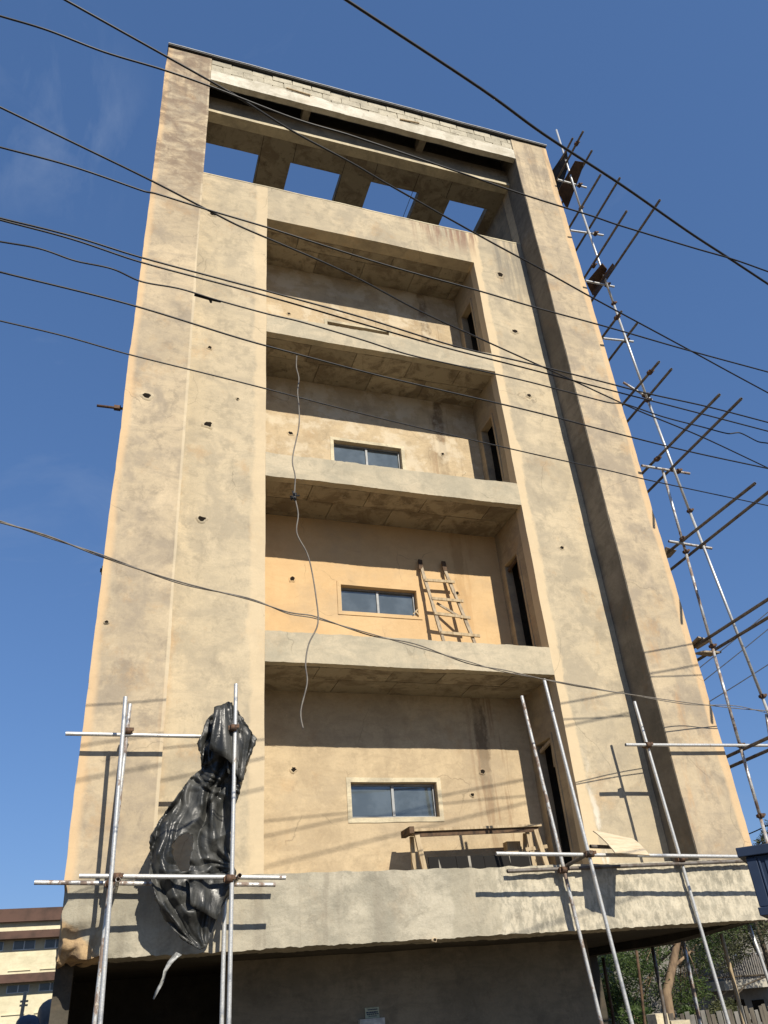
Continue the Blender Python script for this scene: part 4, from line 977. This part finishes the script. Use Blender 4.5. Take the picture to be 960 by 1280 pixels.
# shrubs low behind the fence
for i, (u, v, Y, r, lb) in enumerate(((905, 1262, 12.5, .45, 'yellow green bush behind the board fence, right of the leaning trunk'), (862, 1266, 12.5, .35, 'low green bush behind the board fence close to the trunk'), (795, 1268, 13, .5, 'low green bush behind the dark column'))):
    c = at(u, v, Y=Y); sh = empty('bush', (c.x, Y, GZ), lb, 'bush', None)
    mb = MB()
    for k in range(6): mb.tube([(c.x, Y, GZ), (c.x+math.cos(k)*r*.6, Y+math.sin(k)*r*.5, c.z)], [.03, .01], 5)
    mb.build('stem', m_bark, sh)
    crown_mesh([(c.x, Y, c.z-.1, r), (c.x+.3*r, Y, c.z-.7*r, r), (c.x-.3*r, Y, c.z-1.2*r, r*1.1)], 1800, 20+i, .11, sh, m_leafA if i else m_leafB)
# house with a railed balcony
YH = 21.0
m_hw = simple('pale_house_wall', (.42, .39, .32), .9, .2, 0, (.30, .28, .23), 1.5, .1)
m_hs = simple('greyish_house_wall', (.20, .19, .17), .9, .2, 0, (.12, .115, .10), 1.2, .1)
hs_ = empty('house', tuple(Vector((24, YH, GZ))), 'grey house with a dark railed balcony glimpsed under the trees at the right', 'house')
def hp(name, f, mat): mb = MB(); f(mb); return mb.build(name, mat, hs_)
hx0 = at(770, 1230, Y=YH+1).x; hx1 = at(990, 1230, Y=YH+1).x; bz = at(930, 1236, Y=YH).z; bt_ = at(930, 1224, Y=YH).z; rt_ = at(930, 1192, Y=YH).z
bx0, bx1 = at(905, 1230, Y=YH-.2).x, at(985, 1230, Y=YH-.2).x
hp('wall', lambda b: b.box((hx0, YH+1, GZ), (hx1+4, YH+8, rt_+1.2)), m_hs)
hp('roof', lambda b: b.box((hx0-.3, YH+.6, rt_+1.2), (hx1+4.3, YH+8.3, rt_+1.45)), m_hw)
hp('balcony_slab', lambda b: b.box((bx0, YH-.2, bz), (bx1, YH+.99, bt_)), m_hw)
hp('railing', lambda b: [b.box((bx0, YH-.17, rt_-.05), (bx1, YH-.12, rt_))], m_rsteel)
for i in range(24):
    x = bx0+.08+i*.115
    if x < bx1: hp('baluster', lambda b: b.box((x, YH-.16, bt_), (x+.045, YH-.13, rt_-.05)), m_oldsteel)
for u in (925, 950):
    a = at(u, 1262, Y=YH+1); hp('window', lambda b: b.box((a.x-.3, YH+.97, a.z-.3), (a.x+.3, YH+.995, a.z+.35)), m_hole)
fh = at(938, 1150, Y=26); fh2 = at(938, 1200, Y=26)
h2 = empty('cream_house', (fh.x+3, 26, GZ), 'sunlit cream house wall behind the blue box at the right edge', 'house')
mb = MB(); mb.box((fh.x, 26, GZ), (fh.x+9, 33, at(950, 1120, Y=26).z)); mb.build('wall', m_cream, h2)
mb = MB(); mb.box((fh.x-.3, 25.6, at(950, 1120, Y=26).z), (fh.x+9.3, 33.4, at(950, 1120, Y=26).z+.3)); mb.build('roof', m_brown, h2)
# board fence
m_fence = simple('grey_fence_board', (.13, .115, .09), .9, .15, 0, (.07, .06, .05), 5, .4, (2, 2, .4))
YF = 10.5; fe = empty('board_fence', (14, YF, GZ), 'fence of uneven weathered upright boards behind the tower at the right', 'fence')
rg = random.Random(9); fx = at(838, 1270, Y=YF).x; x = fx-3.4
while x < at(985, 1265, Y=YF).x:
    w = rg.uniform(.12, .19); zt = at(880, 1266+rg.uniform(-5, 3), Y=YF).z
    if x < fx-.1: zt -= .15
    mb = MB(); t_ = rg.uniform(-.02, .02)
    mb.add([(x, YF+t_, GZ), (x+w, YF+t_, GZ), (x+w, YF+t_+.025, GZ), (x, YF+t_+.025, GZ), (x+.01, YF+t_, zt-rg.uniform(0, .03)), (x+w-.01, YF+t_, zt), (x+w-.01, YF+t_+.025, zt), (x+.01, YF+t_+.025, zt-.01)],
           [(0,3,2,1),(4,5,6,7),(0,1,5,4),(1,2,6,5),(2,3,7,6),(3,0,4,7)])
    mb.build('board', m_fence if rg.random() < .6 else m_hs, fe); x += w+rg.uniform(.005, .035)
mb = MB(); mb.box((fx-3.4, YF+.05, .4), (x, YF+.09, .48)); mb.build('rail', m_woodp, fe)
# pale blocks stacked in front of the fence
for i, (u0, u1, v, lb) in enumerate(((819, 834, 1267, 'upright pale block standing by the foot of the leaning trunk'), (838, 862, 1276, 'low pale slab lying right of the upright pale block'))):
    a, b_ = at(u0, v, Y=9.6), at(u1, v, Y=9.6); mb = MB(); mb.gbox((a.x, 9.6, GZ), (b_.x, 10.0, a.z), .15, lambda p: disp(p, 2.2)); mb.build('stone_block', m_ledge, label=lb, cat='block')
# props under the soffit and poles behind
props = [((754, 1199.5), (767.5, 1280), 3.4, .028, m_wood_dk, 'dark prop just right of the ground floor wall'), ((796, 1188), (806, 1280), 6.2, .03, m_wood_dk, 'dark thin prop beside the dark column'),
         ((815.5, 1182.6), (833, 1280), 2.2, .030, m_oldsteel, 'pale-topped prop left of the leaning tree trunk'), ((853.5, 1176), (875, 1280), 1.37, .030, m_rsteel, 'brown rusty prop in front of the leaning tree trunk'),
         ((901.6, 1167.5), (930.7, 1280), .43, .028, m_wood, 'two-tone wooden prop in front of the railed balcony'), ((936, 1156), (966, 1240), -.15, .024, m_steel, 'rightmost thin pale prop beneath the blue box')]
for (a, b_, Y, r, mt, lb) in props:
    A, B = at(*a, Y=Y), at(*b_, Y=Y); e = down(A, B); mb = MB()
    A = A+(A-B)*.03 if A.z < 1.93 else A
    mb.tube([A+(e-A)*t+noise.noise_vector((A+(e-A)*t)*2)*.012 for t in np.linspace(0, 1, 7)], r, 8)
    o = mb.build('prop', mt, label=lb, cat='prop', group='props under the overhanging floor')
